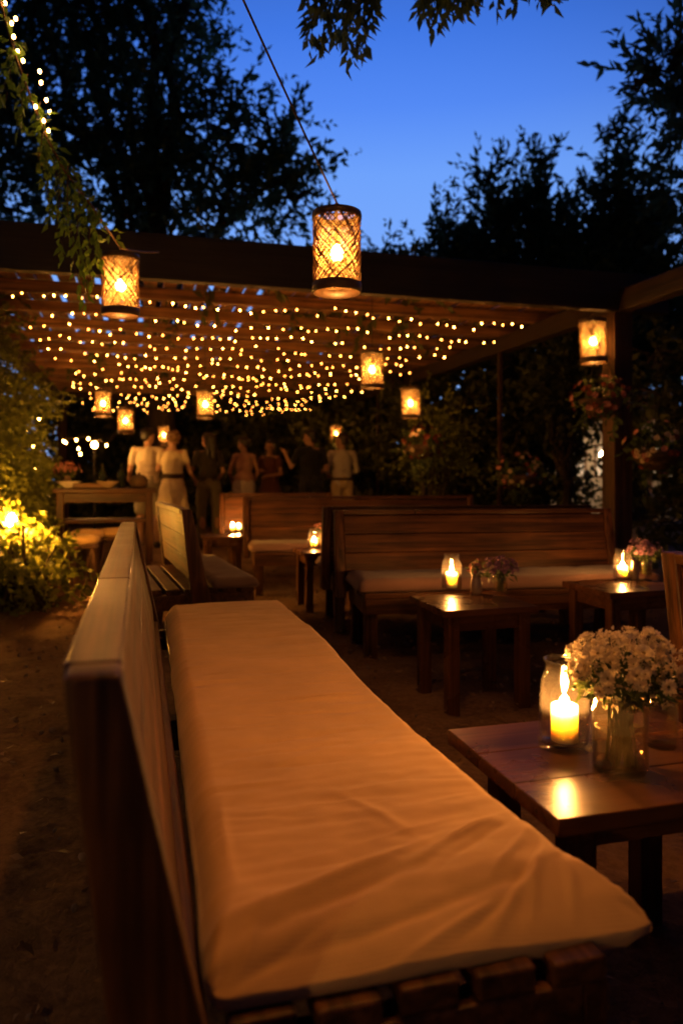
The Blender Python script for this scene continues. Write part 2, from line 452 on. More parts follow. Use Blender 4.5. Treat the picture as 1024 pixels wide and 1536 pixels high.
def foliage(name, blobs, density, ll, lw, mat, parent, twig=0.6, up=0.25, per=16, droop=0.0, shell=0.35):
    """leaves set along many short twigs that fill the blobs (cx,cy,cz,rx,ry,rz)"""
    VV, FF, off = [], [], 0
    for (cx, cy, cz, rx, ry, rz) in blobs:
        n = max(3, int(density * (rx * ry * rz) ** (2 / 3)))
        d = unit(rng.normal(size=(n, 3)))
        rad = rng.random(n) ** shell
        c = np.array([cx, cy, cz]); rr = np.array([rx, ry, rz])
        S = c + d * rr * rad[:, None]
        T = unit(d * 0.9 + rng.normal(size=(n, 3)) * 0.55 + np.array([0, 0, up])) * (twig * (0.5 + rng.random(n)))[:, None]
        t = np.tile(np.linspace(0.05, 1, per), n)
        B = np.repeat(S, per, 0); TT = np.repeat(T, per, 0)
        P = B + TT * t[:, None] + np.array([0, 0, -droop]) * (t ** 2)[:, None] * twig
        m = len(P)
        D = unit(TT) * 0.75 + rng.normal(size=(m, 3)) * 0.55 + np.array([0, 0, -droop * 0.6])
        s = (0.65 + 0.7 * rng.random(m)) * (1.12 - 0.35 * t)
        v, f = leaf_arrays(P, D, ll * s, lw * s)
        VV.append(v); FF.append(f + off); off += len(v)
    return mesh_np(name, np.concatenate(VV), np.concatenate(FF), mat, parent)

def limbs(base, tips, r0, wob=0.25, n=7):
    bm = bmesh.new()
    for tip, start, r in tips:
        a, b = Vector(start), Vector(tip)
        pts = []
        for k in range(n + 1):
            t = k / n
            p = a.lerp(b, t) + Vector((random.uniform(-1, 1), random.uniform(-1, 1), random.uniform(-.4, .4))) * wob * math.sin(math.pi * t)
            p.z += (b - a).length * 0.08 * math.sin(math.pi * t)
            pts.append(p)
        add_tube(bm, pts, r, 7, r * 0.22)
    return bm

def tree(name, label, base, height, blobs, density, ll, lw, mat='leaf_tree', r0=0.22, twig=0.7, up=0.25, per=16, group=None, cat='tree', droop=0.0, shell=0.35):
    t = thing(name, label, cat, base, 0, group)
    bx, by, bz = base
    loc = [(b[0] - bx, b[1] - by, b[2] - bz, b[3], b[4], b[5]) for b in blobs]
    bm = bmesh.new()
    top = Vector((sum(b[0] for b in loc) / len(loc) * 0.5, sum(b[1] for b in loc) / len(loc) * 0.5, height))
    pts = [Vector((0, 0, -0.05)).lerp(top, k / 8) + Vector((random.uniform(-.1, .1), random.uniform(-.1, .1), 0)) * (k > 0) for k in range(9)]
    add_tube(bm, pts, r0, 10, r0 * 0.45)
    obj('trunk', bm, M['bark'], t, True)
    tips = []
    for b in loc:
        s = pts[random.randint(4, 8)]
        tips.append(((b[0], b[1], b[2] + b[5] * 0.5), s, r0 * 0.40))
        for _ in range(3):
            e = Vector((b[0] + random.uniform(-.8, .8) * b[3], b[1] + random.uniform(-.8, .8) * b[4], b[2] + random.uniform(-.3, .9) * b[5]))
            tips.append((e, Vector((b[0], b[1], b[2] - 0.2 * b[5])), r0 * 0.16))
    obj('limbs', limbs(None, tips, r0), M['bark'], t, True)
    foliage('crown', loc, density, ll, lw, M[mat], t, twig, up, per, droop, shell)
    return t

# ------------------------------------------------------------------ world and camera
def make_world():
    w = bpy.data.worlds.new('World'); SC.world = w; w.use_nodes = True
    nt = w.node_tree
    for n in list(nt.nodes): nt.nodes.remove(n)
    out = N(nt, 'ShaderNodeOutputWorld'); bg = N(nt, 'ShaderNodeBackground')
    nt.links.new(bg.outputs[0], out.inputs[0])
    tc = N(nt, 'ShaderNodeTexCoord'); sp = N(nt, 'ShaderNodeSeparateXYZ')
    nt.links.new(tc.outputs['Generated'], sp.inputs[0])
    # blue hour: pale over the last light in the west (+Y), deep blue overhead, dark behind
    r = ramp(nt, [(0.0, (0.30, 0.52, 1.0)), (0.38, (0.152, 0.356, 0.965)), (0.45, (0.088, 0.26, 0.94)), (0.52, (0.056, 0.21, 0.89)), (1.0, (0.005, 0.02, 0.12))])
    nt.links.new(sp.outputs['Z'], r.inputs[0])
    mr = N(nt, 'ShaderNodeMapRange'); mr.interpolation_type = 'SMOOTHSTEP'
    mr.inputs[1].default_value = 0.58; mr.inputs[2].default_value = 0.93; mr.inputs[3].default_value = 0.030; mr.inputs[4].default_value = 1.0
    nt.links.new(sp.outputs['Y'], mr.inputs[0])
    mx = N(nt, 'ShaderNodeMixRGB', blend_type='MULTIPLY'); mx.inputs[0].default_value = 1.0
    nt.links.new(r.outputs[0], mx.inputs[1]); nt.links.new(mr.outputs[0], mx.inputs[2])
    sky = N(nt, 'ShaderNodeTexSky'); sky.sky_type = 'NISHITA'; sky.sun_disc = False
    sky.sun_elevation = R(-3.0); sky.sun_rotation = R(0.0)
    ad = N(nt, 'ShaderNodeMixRGB', blend_type='ADD'); ad.inputs[0].default_value = 0.05
    nt.links.new(mx.outputs[0], ad.inputs[1]); nt.links.new(sky.outputs[0], ad.inputs[2])
    nt.links.new(ad.outputs[0], bg.inputs[0]); bg.inputs[1].default_value = 1.0
make_world()

cam = bpy.data.cameras.new('camera'); co = bpy.data.objects.new('camera', cam); link(co)
co.location = (0, 0, CAMZ); co.rotation_euler = (R(90), 0, 0)
cam.sensor_fit = 'VERTICAL'; cam.sensor_height = 36.0; cam.sensor_width = 24.0
cam.lens = F / 1536 * 36; cam.shift_y = -(768 - HY) / 1536
cam.clip_start = 0.05; cam.clip_end = 600
cam.dof.use_dof = True; cam.dof.focus_distance = 2.15; cam.dof.aperture_fstop = 2.3; cam.dof.aperture_blades = 0
SC.camera = co
SC.view_settings.view_transform = 'Standard'; SC.view_settings.look = 'None'
SC.view_settings.exposure = 0.0; SC.view_settings.gamma = 1.0
cy = SC.cycles
cy.max_bounces = 8; cy.diffuse_bounces = 3; cy.glossy_bounces = 3; cy.transmission_bounces = 4; cy.transparent_max_bounces = 24
cy.caustics_reflective = False; cy.caustics_refractive = False
cy.sample_clamp_indirect = 4.0; cy.sample_clamp_direct = 0.0
cy.use_denoising = True

def point_light(parent, loc, energy, col=WARM, size=0.012):
    l = bpy.data.lights.new('light', 'POINT'); l.energy = energy; l.color = col; l.shadow_soft_size = size
    o = bpy.data.objects.new('glow', l); link(o, parent); o.location = loc
    return o

# ------------------------------------------------------------------ ground
def make_ground():
    def axis(lo, a, b, hi, st):
        c = list(np.arange(a, b, st))
        pre, x, s = [], a, st
        while x > lo: s *= 1.35; x -= s; pre.append(x)
        post, x, s = [], b, st
        while x < hi: post.append(x); s *= 1.35; x += s
        return pre[::-1] + c + post
    xs, ys = axis(-150, -2.2, 1.6, 150, 0.03), axis(-60, 0.3, 6.2, 220, 0.03)
    nx, ny = len(xs), len(ys)
    v = np.empty((ny, nx, 3))
    for j, y in enumerate(ys):
        for i, x in enumerate(xs):
            p = Vector((x, y, 0.0))
            h = 0.018 * noise.noise(p * 1.3) + 0.020 * noise.noise(p * 4.2) + 0.016 * abs(noise.noise(Vector((x * 5, y * 9, 3)))) + 0.006 * noise.noise(p * 16)
            v[j, i] = (x, y, (h - 0.016) if abs(x) < 14 and y < 25 else -0.01)
    idx = np.arange(nx * ny).reshape(ny, nx)
    f = np.stack([idx[:-1, :-1], idx[:-1, 1:], idx[1:, 1:], idx[1:, :-1]], -1).reshape(-1, 4)
    o = mesh_np('ground', v.reshape(-1, 3), f, M['ground'])
    for p in o.data.polygons: p.use_smooth = True
    o['kind'] = 'structure'
    return o
make_ground()

def litter():
    n = 3400
    P = np.stack([rng.uniform(-4.2, 3.2, n), rng.uniform(0.5, 9.5, n), np.full(n, 0.018)], 1)
    D = rng.normal(size=(n, 3)); D[:, 2] = rng.uniform(-.05, .35, n)
    v, f = leaf_arrays(P, D, 0.045 * (.4 + .9 * rng.random(n)), 0.018)
    v[:, 2] = np.maximum(v[:, 2], 0.004)
    o = mesh_np('fallen_leaves', v, f, leafmat('dry leaves', (0.07, 0.04, 0.02), (0.30, 0.18, 0.09), 0.15))
    tag(o, 'dry fallen leaves scattered over the brown earth', 'leaves', None, 'stuff')
    bm = bmesh.new()
    for _ in range(1300):
        r = 0.004 + 0.015 * random.random() ** 2.5
        m = Matrix.Translation((random.uniform(-3.2, 2.4), random.uniform(0.5, 7.0), r * .3)) @ Euler((random.random() * 6, random.random() * 6, 0)).to_matrix().to_4x4() @ Matrix.Diagonal((r, r * random.uniform(.6, 1), r * random.uniform(.4, .8), 1))
        bmesh.ops.create_icosphere(bm, subdivisions=1, radius=1, matrix=m)
    o = obj('pebbles', bm, plain('pebble stone', (0.17, 0.12, 0.085), 0.9, 0.4, 9), None, True)
    tag(o, 'small pebbles lying in the brown earth', 'pebbles', None, 'stuff')
litter()

# ------------------------------------------------------------------ benches
def make_bench(label, loc, rz, L=2.7, W=0.56, seat_x0=-0.10, top=0.842, seat=0.385, lean=0.10, th0=0.105, th1=0.060, group='wooden benches'):
    """local +Y runs along the bench, the seat lies on the +X side of the backrest"""
    t = thing('wooden_bench', label, 'bench', loc, rz, group)
    dz = top - seat
    def back_poly(z0, z1, g=0.0, face=0.0):
        def xi(z): return -lean * (z - seat) / dz
        def thk(z): return th0 + (th1 - th0) * (z - seat) / dz
        return [(xi(z0) - face, z0), (xi(z1) - face, z1), (xi(z1) - thk(z1) + face, z1), (xi(z0) - thk(z0) + face, z0)]
    for y0 in (0.0, L - 0.06):                                         # wedge-shaped end posts
        bm = bmesh.new(); add_prism(bm, back_poly(0.28, top), y0, y0 + 0.06, 0.008); obj('end_post', bm, M['benchZ'], t, True)
    bm = bmesh.new()                                                    # back boards between the posts
    nb = 3; z0 = seat + 0.055; hh = (top - 0.035 - z0) / nb
    for k in range(nb):
        add_prism(bm, back_poly(z0 + k * hh + 0.0015, z0 + (k + 1) * hh - 0.0015, face=0.012), 0.0615, L - 0.0615, 0.005)
    obj('backrest', bm, M['benchY'], t)
    bm = bmesh.new()                                                    # the wide cap along the top, in two lengths
    cut = L * 0.28
    x1, x0 = -lean + 0.002, -lean - th1 - 0.002
    for a, b in ((0.0615, cut - 0.002), (cut + 0.002, L - 0.0615)):
        add_prism(bm, [(x0, top - 0.029), (x1, top - 0.029), (x1 - 0.003, top), (x0 - 0.003, top)], a, b, 0.005)
    obj('top_rail', bm, M['varnish'], t)
    bm = bmesh.new(); ns = max(3, int((W - seat_x0) / 0.105)); sw = (W - seat_x0) / ns
    for k in range(ns):
        xc = seat_x0 + (k + 0.5) * sw
        add_box(bm, (xc, L / 2 + 0.003 * math.sin(k * 2.3), seat - 0.016 - 0.0015 * (k % 3)), (sw - 0.022 - 0.005 * (k % 2), L - 0.165, 0.034), bev=0.006, segs=3)
    obj('seat', bm, M['benchY'], t)
    bm = bmesh.new()
    zf = seat - 0.035 - 0.045
    for y in (0.105, L / 2, L - 0.105): add_box(bm, ((W + seat_x0) / 2, y, zf), (W - seat_x0 - 0.10, 0.045, 0.088))
    add_box(bm, (W - 0.03, L / 2, zf), (0.04, L - 0.17, 0.088)); add_box(bm, (seat_x0 + 0.03, L / 2, zf), (0.04, L - 0.17, 0.088))
    obj('seat_frame', bm, M['benchY'], t)
    for y in (0.13, L - 0.13):
        bm = bmesh.new(); add_box(bm, (W - 0.085, y, (zf - 0.045) / 2 + 0.02), (0.07, 0.07, zf + 0.005)); obj('leg', bm, M['benchZ'], t)
        bm = bmesh.new(); add_bar(bm, (seat_x0 + 0.085, y, zf + 0.02), (seat_x0 + 0.04, y, -0.02), 0.07, 0.07, (0, 1, 0)); obj('leg', bm, M['benchZ'], t)
    return t

def make_cushion(label, loc, rz, x0, x1, y0, y1, z0, th=0.075, mat='cushion', hero=False):
    """a stuffed canvas pad: closed grid with rounded rim, sag and folds"""
    w, l = x1 - x0, y1 - y0
    nx, ny = (104, 380) if hero else (24, 70)
    folds = []
    if hero:   # (x, y, dir angle, length, width, height) in cushion coordinates measured from its near-left corner
        folds = [(0.36, 0.98, 4, 0.13, 0.008, -0.007), (0.38, 0.96, 2, 0.10, 0.008, 0.006), (0.30, 0.86, -6, 0.12, 0.007, -0.004), (0.16, 0.80, 5, 0.10, 0.006, 0.003),
                 (0.20, 0.62, 3, 0.12, 0.006, -0.003), (0.22, 0.55, -4, 0.10, 0.006, -0.003), (0.40, 1.10, 8, 0.10, 0.007, -0.004), (0.42, 1.42, -5, 0.10, 0.009, -0.005), (0.45, 1.22, 5, 0.06, 0.006, 0.004),
                 (0.36, 1.75, 6, 0.09, 0.010, -0.004), (0.30, 1.25, -6, 0.14, 0.008, -0.003), (0.14, 1.05, 2, 0.10, 0.006, -0.002), (0.12, 0.48, -3, 0.09, 0.006, 0.0025), (0.26, 0.70, 8, 0.11, 0.006, -0.003),
                 (0.20, 0.125, 17, 0.17, 0.012, 0.014), (0.22, 0.095, 15, 0.15, 0.010, -0.009), (0.40, 0.185, 30, 0.11, 0.008, 0.011), (0.42, 0.165, 33, 0.10, 0.007, -0.007), (0.46, 0.13, 42, 0.08, 0.006, 0.009), (0.475, 0.11, 46, 0.07, 0.005, -0.006),
                 (0.30, 0.05, 10, 0.20, 0.008, -0.007), (0.46, 0.075, 55, 0.06, 0.006, 0.010), (0.50, 0.06, 64, 0.05, 0.005, 0.008), (0.42, 0.05, 38, 0.06, 0.006, 0.008), (0.38, 0.035, 30, 0.05, 0.005, -0.005), (0.535, 0.14, 74, 0.07, 0.007, -0.006), (0.33, 0.025, 18, 0.08, 0.005, 0.006),
                 (0.31, 0.30, 112, 0.10, 0.012, 0.003), (0.07, 0.06, 60, 0.05, 0.008, 0.007), (0.10, 0.03, 20, 0.07, 0.006, -0.005), (0.05, 0.30, 88, 0.10, 0.007, 0.003)]
        for _ in range(60):
            folds.append((random.uniform(0.03, w - .03), random.uniform(0.1, l), random.gauss(0, 9), random.uniform(.03, .09), random.uniform(.004, .007), random.choice((-1, 1)) * random.uniform(.0008, .0022)))
    else:
        for _ in range(int(10 * l)):
            folds.append((random.uniform(0, w), random.uniform(0, l), random.uniform(-15, 15), 0.12, 0.02, random.uniform(-0.006, 0.006)))
    def hgt(a, b):
        """height of the upper skin (metres above the base), a,b in metres"""
        e = min(a, w - a, b * (0.38 if hero else 1), l - b)
        h = th * ((0.22 if hero else 0.42) + (0.78 if hero else 0.58) * (1 - max(0.0, 1 - e / 0.055) ** 2.2))
        h += 0.006 * noise.noise(Vector((a * 3.0, b * 2.2, 1.7))) + 0.0035 * noise.noise(Vector((a * 5, b * 14, 4.0))) + 0.0022 * noise.noise(Vector((a * 7 + b * 2, b * 32, 6.0))) + 0.0015 * noise.noise(Vector((a * 22, b * 40, 9.0)))
        for (fx, fy, an, ln, wd, am) in folds:
            dx, dy = a - fx, b - fy
            c, s = math.cos(R(an)), math.sin(R(an))
            u, q = dx * c + dy * s, -dx * s + dy * c
            q += 0.06 * u * u / ln * math.sin(fx * 90 + fy * 50)
            if abs(u) < 2.6 * ln and abs(q) < 2.8 * wd: h += am * (0.72 if fy < 0.2 else 1.0) * math.exp(-(u / ln) ** 2 - (q / wd) ** 2)
        if hero:
            k = max(0.0, a / w - 0.35) / 0.65 * max(0.0, 1 - b / 0.30)
            h -= 0.020 * k ** 1.4
        return h
    bm = bmesh.new(); top, bot = [], []
    for j in range(ny + 1):
        b0 = l * ((j / ny) ** 1.45 if hero else j / ny); rt, rb = [], []
        for i in range(nx + 1):
            a0 = w * i / nx
            a, b = a0, b0
            px, py = a, b
            # soft, slightly wavy outline with rounded corners
            ra = 0.035
            for (ca, cb, sa, sb) in ((ra, ra, -1, -1), (w - ra, ra, 1, -1), (ra, l - ra, -1, 1), (w - ra, l - ra, 1, 1)):
                if (px - ca) * sa > 0 and (py - cb) * sb > 0:
                    d = math.hypot(px - ca, py - cb); m = max(abs(px - ca), abs(py - cb))
                    if d > 1e-6: px, py = ca + (px - ca) * m / d, cb + (py - cb) * m / d
            px += 0.006 * noise.noise(Vector((0.3, b * 6, 2))) * (abs(a - w / 2) / (w / 2)) ** 3
            if hero:
                k = max(0.0, a / w - 0.4) / 0.6 * max(0.0, 1 - b / 0.35)
                px += 0.098 * k ** 1.9; py += 0.022 * k ** 1.2
                px += 0.012 * math.sin(b * 4.2 + 0.6) * (a / w) ** 4
            hz = hgt(a0, b0)
            lo = 0.0 - (0.028 * (max(0.0, a / w - 0.55) / 0.45 * max(0.0, 1 - b / 0.20)) if hero else 0)
            edge = i in (0, nx) or j in (0, ny)
            if edge: hz = th * (0.10 if hero and j == 0 else 0.24) + lo * 0.9
            inset = 0.006
            rt.append(bm.verts.new((px, py, hz)))
            if not edge: rb.append((min(max(px, inset), w + .04), py, lo))
            else: rb.append(None)
        top.append(rt); bot.append(rb)
    botv = [[top[j][i] if bot[j][i] is None else None for i in range(nx + 1)] for j in range(ny + 1)]
    for j in range(ny):
        for i in range(nx): bm.faces.new((top[j][i], top[j][i + 1], top[j + 1][i + 1], top[j + 1][i]))
    for j in range(ny + 1):
        for i in range(nx + 1):
            if botv[j][i] is None: botv[j][i] = bm.verts.new(bot[j][i])
    for j in range(ny):
        for i in range(nx): bm.faces.new((botv[j][i], botv[j + 1][i], botv[j + 1][i + 1], botv[j][i + 1]))
    o = obj('bench_cushion', bm, M[mat], None, True)
    m = Matrix.Translation(Vector(loc)) @ Matrix.Rotation(rz, 4, 'Z')
    o.location = m @ Vector((x0, y0, z0)); o.rotation_euler = (0, 0, rz)
    tag(o, label, 'cushion', 'bench cushions')
    return o

SEAT = 0.387
O1 = Vector((-0.135, 0.80, 0))
make_bench('long dark wooden bench in the foreground carrying the big cream cushion', O1, YAW, 2.75)
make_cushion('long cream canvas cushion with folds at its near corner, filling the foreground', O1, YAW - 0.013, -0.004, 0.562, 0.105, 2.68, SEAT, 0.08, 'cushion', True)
O2 = Vector((-0.775, 4.30, 0))
make_bench('double sided wooden bench straight behind the foreground bench, its back in the middle', O2, R(20), 1.45, 0.30, -0.36, 0.86)
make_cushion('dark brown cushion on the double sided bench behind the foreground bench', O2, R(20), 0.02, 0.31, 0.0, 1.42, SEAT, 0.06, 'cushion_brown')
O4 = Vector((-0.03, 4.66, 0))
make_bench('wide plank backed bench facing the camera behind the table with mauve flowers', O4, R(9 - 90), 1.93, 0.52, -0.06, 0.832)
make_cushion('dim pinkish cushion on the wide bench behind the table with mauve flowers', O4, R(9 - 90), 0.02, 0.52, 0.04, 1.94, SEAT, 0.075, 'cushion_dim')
O7 = Vector((1.75, 5.36, 0))
make_bench('wooden bench standing back to back behind the wide middle bench, facing the far end', O7, R(9 + 90), 1.92, 0.50, -0.06, 0.85)
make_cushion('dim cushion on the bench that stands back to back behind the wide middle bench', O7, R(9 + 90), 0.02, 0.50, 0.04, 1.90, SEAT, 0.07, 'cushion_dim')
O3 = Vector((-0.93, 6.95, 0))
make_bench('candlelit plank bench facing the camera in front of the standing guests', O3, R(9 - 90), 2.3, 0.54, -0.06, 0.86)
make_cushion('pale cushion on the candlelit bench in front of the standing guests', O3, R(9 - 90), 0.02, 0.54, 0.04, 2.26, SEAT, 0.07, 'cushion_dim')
O5 = Vector((-1.38, 8.3, 0))
make_bench('half hidden bench lit orange by two candles, left behind the candlelit plank bench', O5, R(9 - 90), 1.3, 0.50, -0.06, 0.86)
O6 = Vector((1.52, 0.36, 0))
make_bench('bench at the right edge of the picture, only the end of its back in view', O6, YAW, 1.80)

# ------------------------------------------------------------------ tables
def make_table(label, loc, rz, w=0.55, d=0.47, h=0.46, ov=0.035):
    """loc = the near-left corner of the top on the ground"""
    t = thing('side_table', label, 'table', loc, rz, 'low candle tables')
    bm = bmesh.new(); nb = 3; bw = d / nb
    for k in range(nb): add_box(bm, (w / 2, (k + 0.5) * bw, h - 0.016), (w, bw - 0.0012, 0.032), bev=0.0025)
    obj('tabletop', bm, M['tableX'], t)
    bm = bmesh.new(); g = ov + 0.02
    for y in (g, d - g): add_box(bm, (w / 2, y, h - 0.032 - 0.036), (w - 2 * g - 0.05, 0.022, 0.070), bev=0.002)
    for x in (g, w - g): add_box(bm, (x, d / 2, h - 0.032 - 0.036), (0.022, d - 2 * g - 0.05, 0.070), bev=0.002)
    obj('apron', bm, M['tableX'], t)
    for x in (g, w - g):
        for y in (g, d - g):
            bm = bmesh.new(); add_box(bm, (x, y, (h - 0.0335) / 2 - 0.01), (0.056, 0.056, h - 0.0335 + 0.02), bev=0.004); obj('leg', bm, M['tableZ'], t)
    return t
TZ = 0.46
make_table('polished low table in the foreground holding a candle jar and white flowers', (0.372, 1.26, 0), YAW, 0.56, 0.47, TZ, 0.075)
make_table('small low table in the middle with a candle jar and mauve flowers', (0.455, 3.22, 0), YAW, 0.46, 0.44, TZ)
make_table('small table with a single candle jar at the left end of the wide middle bench', (-0.29, 5.66, 0), YAW, 0.46, 0.44, TZ)
make_table('dim low table with a candle jar near the big pergola post at right', (1.36, 3.72, 0), YAW, 0.52, 0.44, TZ)
make_table('far small table with two lit candles beside the candlelit plank bench', (-1.34, 7.15, 0), YAW, 0.40, 0.40, TZ)

# ------------------------------------------------------------------ candles, jars, vases
def make_jar(label, loc, r=0.052, h=0.165, kind='mason'):
    bm = bmesh.new()
    if kind == 'mason':
        o = [(0, 0.0), (r * 0.90, 0.0), (r * 1.0, 0.006), (r, h * 0.66), (r * 0.97, h * 0.74), (r * 0.80, h * 0.83), (r * 0.76, h * 0.87), (r * 0.76, h * 0.90), (r * 0.81, h * 0.915), (r * 0.81, h * 0.93), (r * 0.76, h * 0.95), (r * 0.77, h * 0.985), (r * 0.80, h)]
        th = 0.0035
        i = [(r * 0.80 - th, h), (r * 0.74 - th, h * 0.95), (r * 0.74 - th, h * 0.87), (r * 0.95 - th, h * 0.74), (r - th, h * 0.66), (r - th, 0.010), (0, 0.008)]
    else:   # hurricane jar with a flared foot
        o = [(0, 0.0), (r * 1.06, 0.0), (r * 1.10, 0.005), (r * 1.08, 0.011), (r * 1.0, 0.016), (r * 1.01, h * 0.25), (r * 0.99, h * 0.60), (r * 0.93, h * 0.76), (r * 0.80, h * 0.86), (r * 0.745, h * 0.90), (r * 0.76, h * 0.95), (r * 0.85, h * 1.0)]
        th = 0.003
        i = [(r * 0.85 - th, h), (r * 0.745 - th, h * 0.92), (r * 0.80 - th, h * 0.86), (r * 0.93 - th, h * 0.76), (r * 0.99 - th, h * 0.6), (r - th, 0.014), (0, 0.012)]
    add_lathe(bm, o + i, 40, cap=False)
    ob = obj('candle_jar', bm, M['glass'], None, True); ob.location = loc
    return tag(ob, label, 'jar', 'glass candle jars')

def make_candle(label, loc, r=0.027, h=0.075, watts=18.0, light_z=0.022):
    bm = bmesh.new()
    prof = [(0, 0)] + [(r * 0.97, 0.0), (r, 0.002), (r, h - 0.003), (r - 0.002, h), (r - 0.005, h - 0.0005), (r - 0.007, h - 0.006), (r * 0.4, h - 0.010), (0, h - 0.010)]
    add_lathe(bm, prof, 32, cap=False)
    c = obj('pillar_candle', bm, M['wax'], None, True); c.location = loc; tag(c, label, 'candle', 'lit pillar candles')
    bm = bmesh.new(); add_tube(bm, [(0, 0, h - 0.011), (0.0005, 0, h), (0.002, 0, h + 0.004)], 0.0012, 6); obj('wick', bm, M['wire'], c)
    bm = bmesh.new(); add_lathe(bm, [(0, 0.0), (0.0058, 0.004), (0.0095, 0.010), (0.0078, 0.016), (0.0038, 0.021), (0.001, 0.026), (0, 0.0275)], 14, (0, 0, h - 0.002), False)
    f = obj('flame', bm, M['flame'], c, True)
    return c
FLAME_L = 3000.0
M['flame'].node_tree.nodes['Emission'].inputs[1].default_value = FLAME_L

def stem_fan(bm, h, r, tips):
    for (x, y, z) in tips:
        a = Vector((random.uniform(-r, r) * .7, random.uniform(-r, r) * .7, 0.012))
        b = Vector((x, y, z)); m = Vector((b.x * 0.25, b.y * 0.25, h * 0.95))
        pts = [a, a.lerp(m, .6), m, m.lerp(b, .6) + Vector((0, 0, .005)), b]
        add_tube(bm, pts, 0.0014, 5, 0.0011)

def daisy_mesh(r, n, layers, mat, core, slim=0.30):
    bm = bmesh.new()
    for k in range(layers):
        rr = r * (1 - 0.20 * k); tilt = R(14 + 20 * k)
        for i in range(n):
            a = 2 * math.pi * (i + 0.5 * k + random.uniform(-.15, .15)) / n
            l = rr * random.uniform(0.85, 1.1); w = rr * slim
            c, s = math.cos(a), math.sin(a)
            def P(u, v, z): return bm.verts.new((c * u - s * v, s * u + c * v, z))
            z1, z2 = math.sin(tilt) * l * 0.6, math.sin(tilt) * l + random.uniform(-.1, .1) * r
            p = [P(rr * .12, 0, 0.0), P(l * .55, -w, z1), P(l * .92, -w * .7, z2), P(l, 0, z2 * .95), P(l * .92, w * .7, z2), P(l * .55, w, z1)]
            for f in ((0, 1, 5), (1, 2, 4, 5), (2, 3, 4)):
                bm.faces.new([p[q] for q in f])
    old = set(bm.faces)
    add_ell(bm, (0, 0, r * 0.06), (r * 0.20, r * 0.20, r * 0.14), None, 10)
    for f in bm.faces:
        if f not in old: f.material_index = 1
    me = bpy.data.meshes.new('flower'); bm.to_mesh(me); bm.free()
    me.materials.append(mat); me.materials.append(core)
    return me

def bouquet(label, loc, cz, rx, rz_, n, size, petal, vase_h, vase_r, leafy=160, name='flower_bouquet', squash=1.0, shift=(0, 0), filler=0):
    t = thing(name, label, 'flowers', loc, random.uniform(0, 6), 'bouquets on the tables')
    t.rotation_euler = (0, 0, 0)
    meshes = [daisy_mesh(size * s, k, L, M[petal], M['petal_core'], 0.17) for s, k, L in ((1.0, 13, 3), (0.75, 11, 4), (1.15, 15, 3))]
    tips = []
    for k in range(n):
        g = (k + 0.5) / n
        ph = math.acos(1 - 1.25 * g); th = k * 2.39996 + random.uniform(-.25, .25)
        q = random.uniform(0.62, 1.28)
        d = Vector((math.sin(ph) * math.cos(th), math.sin(ph) * math.sin(th), math.cos(ph)))
        p = Vector((shift[0] + d.x * rx * q, shift[1] + d.y * rx * squash * q, cz + d.z * rz_ * q))
        tips.append(p)
        o = bpy.data.objects.new('flower', meshes[k % 3]); link(o, t)
        dd = (d + Vector((random.uniform(-.35, .35), random.uniform(-.35, .35), random.uniform(-.1, .4)))).normalized()
        o.location = p; o.rotation_euler = Vector((0, 0, 1)).rotation_difference(dd).to_euler()
        s = random.uniform(0.6, 1.3); o.scale = (s, s, s)
    bm = bmesh.new(); stem_fan(bm, vase_h, vase_r * 0.8, [p * 0.97 for p in tips[::2]]); obj('stems', bm, M['stem'], t)
    P = rng.normal(size=(leafy, 3)); P = unit(P) * (rng.random(leafy) ** .4)[:, None]
    P[:, 2] = P[:, 2] * 0.75 - 0.25
    Pw = P * np.array([rx * .95, rx * squash * .95, rz_ * .9]) + np.array([shift[0], shift[1], cz])
    v, f = leaf_arrays(Pw, P + rng.normal(size=P.shape) * .5 + np.array([0, 0, .2]), 0.036 * (.6 + .8 * rng.random(leafy)), 0.011)
    mesh_np('leaves', v, f, M['leaf_pot'], t)
    if filler:      # frothy tiny blossoms between the big heads
        d = unit(rng.normal(size=(filler, 3)) + np.array([0, 0, .45])); q = (0.80 + 0.38 * rng.random(filler))[:, None]
        c = d * np.array([rx, rx * squash, rz_]) * q + np.array([shift[0], shift[1], cz])
        P5 = np.repeat(c, 5, 0); D5 = rng.normal(size=P5.shape) * .8 + np.repeat(d, 5, 0)
        v, f = leaf_arrays(P5, D5, 0.0085 * (.7 + .6 * rng.random(len(P5))), 0.0042)
        mesh_np('small_blossoms', v, f, M[petal], t)
    return t

def make_vase(label, loc, r, h, mat='vase', cat='vase', water=True, neck=0.92):
    t = thing('glass_vase', label, cat, loc, 0, 'table vases')
    th = 0.003
    bm = bmesh.new()
    add_lathe(bm, [(0, 0), (r * .93, 0), (r, 0.006), (r, h * .80), (r * neck, h * .88), (r * neck, h * .95), (r * (neck + .05), h), (r * (neck + .05) - th, h), (r * neck - th, h * .9), (r - th, h * .78), (r - th, 0.012), (0, 0.010)], 36, cap=False)
    obj('glass_body', bm, M[mat], t, True)
    if water:
        bm = bmesh.new(); add_lathe(bm, [(0, 0.013), (r - th - .001, 0.013), (r - th - .001, h * .55), (0, h * .55)], 36, cap=False); obj('water', bm, M['water'], t)
    return t

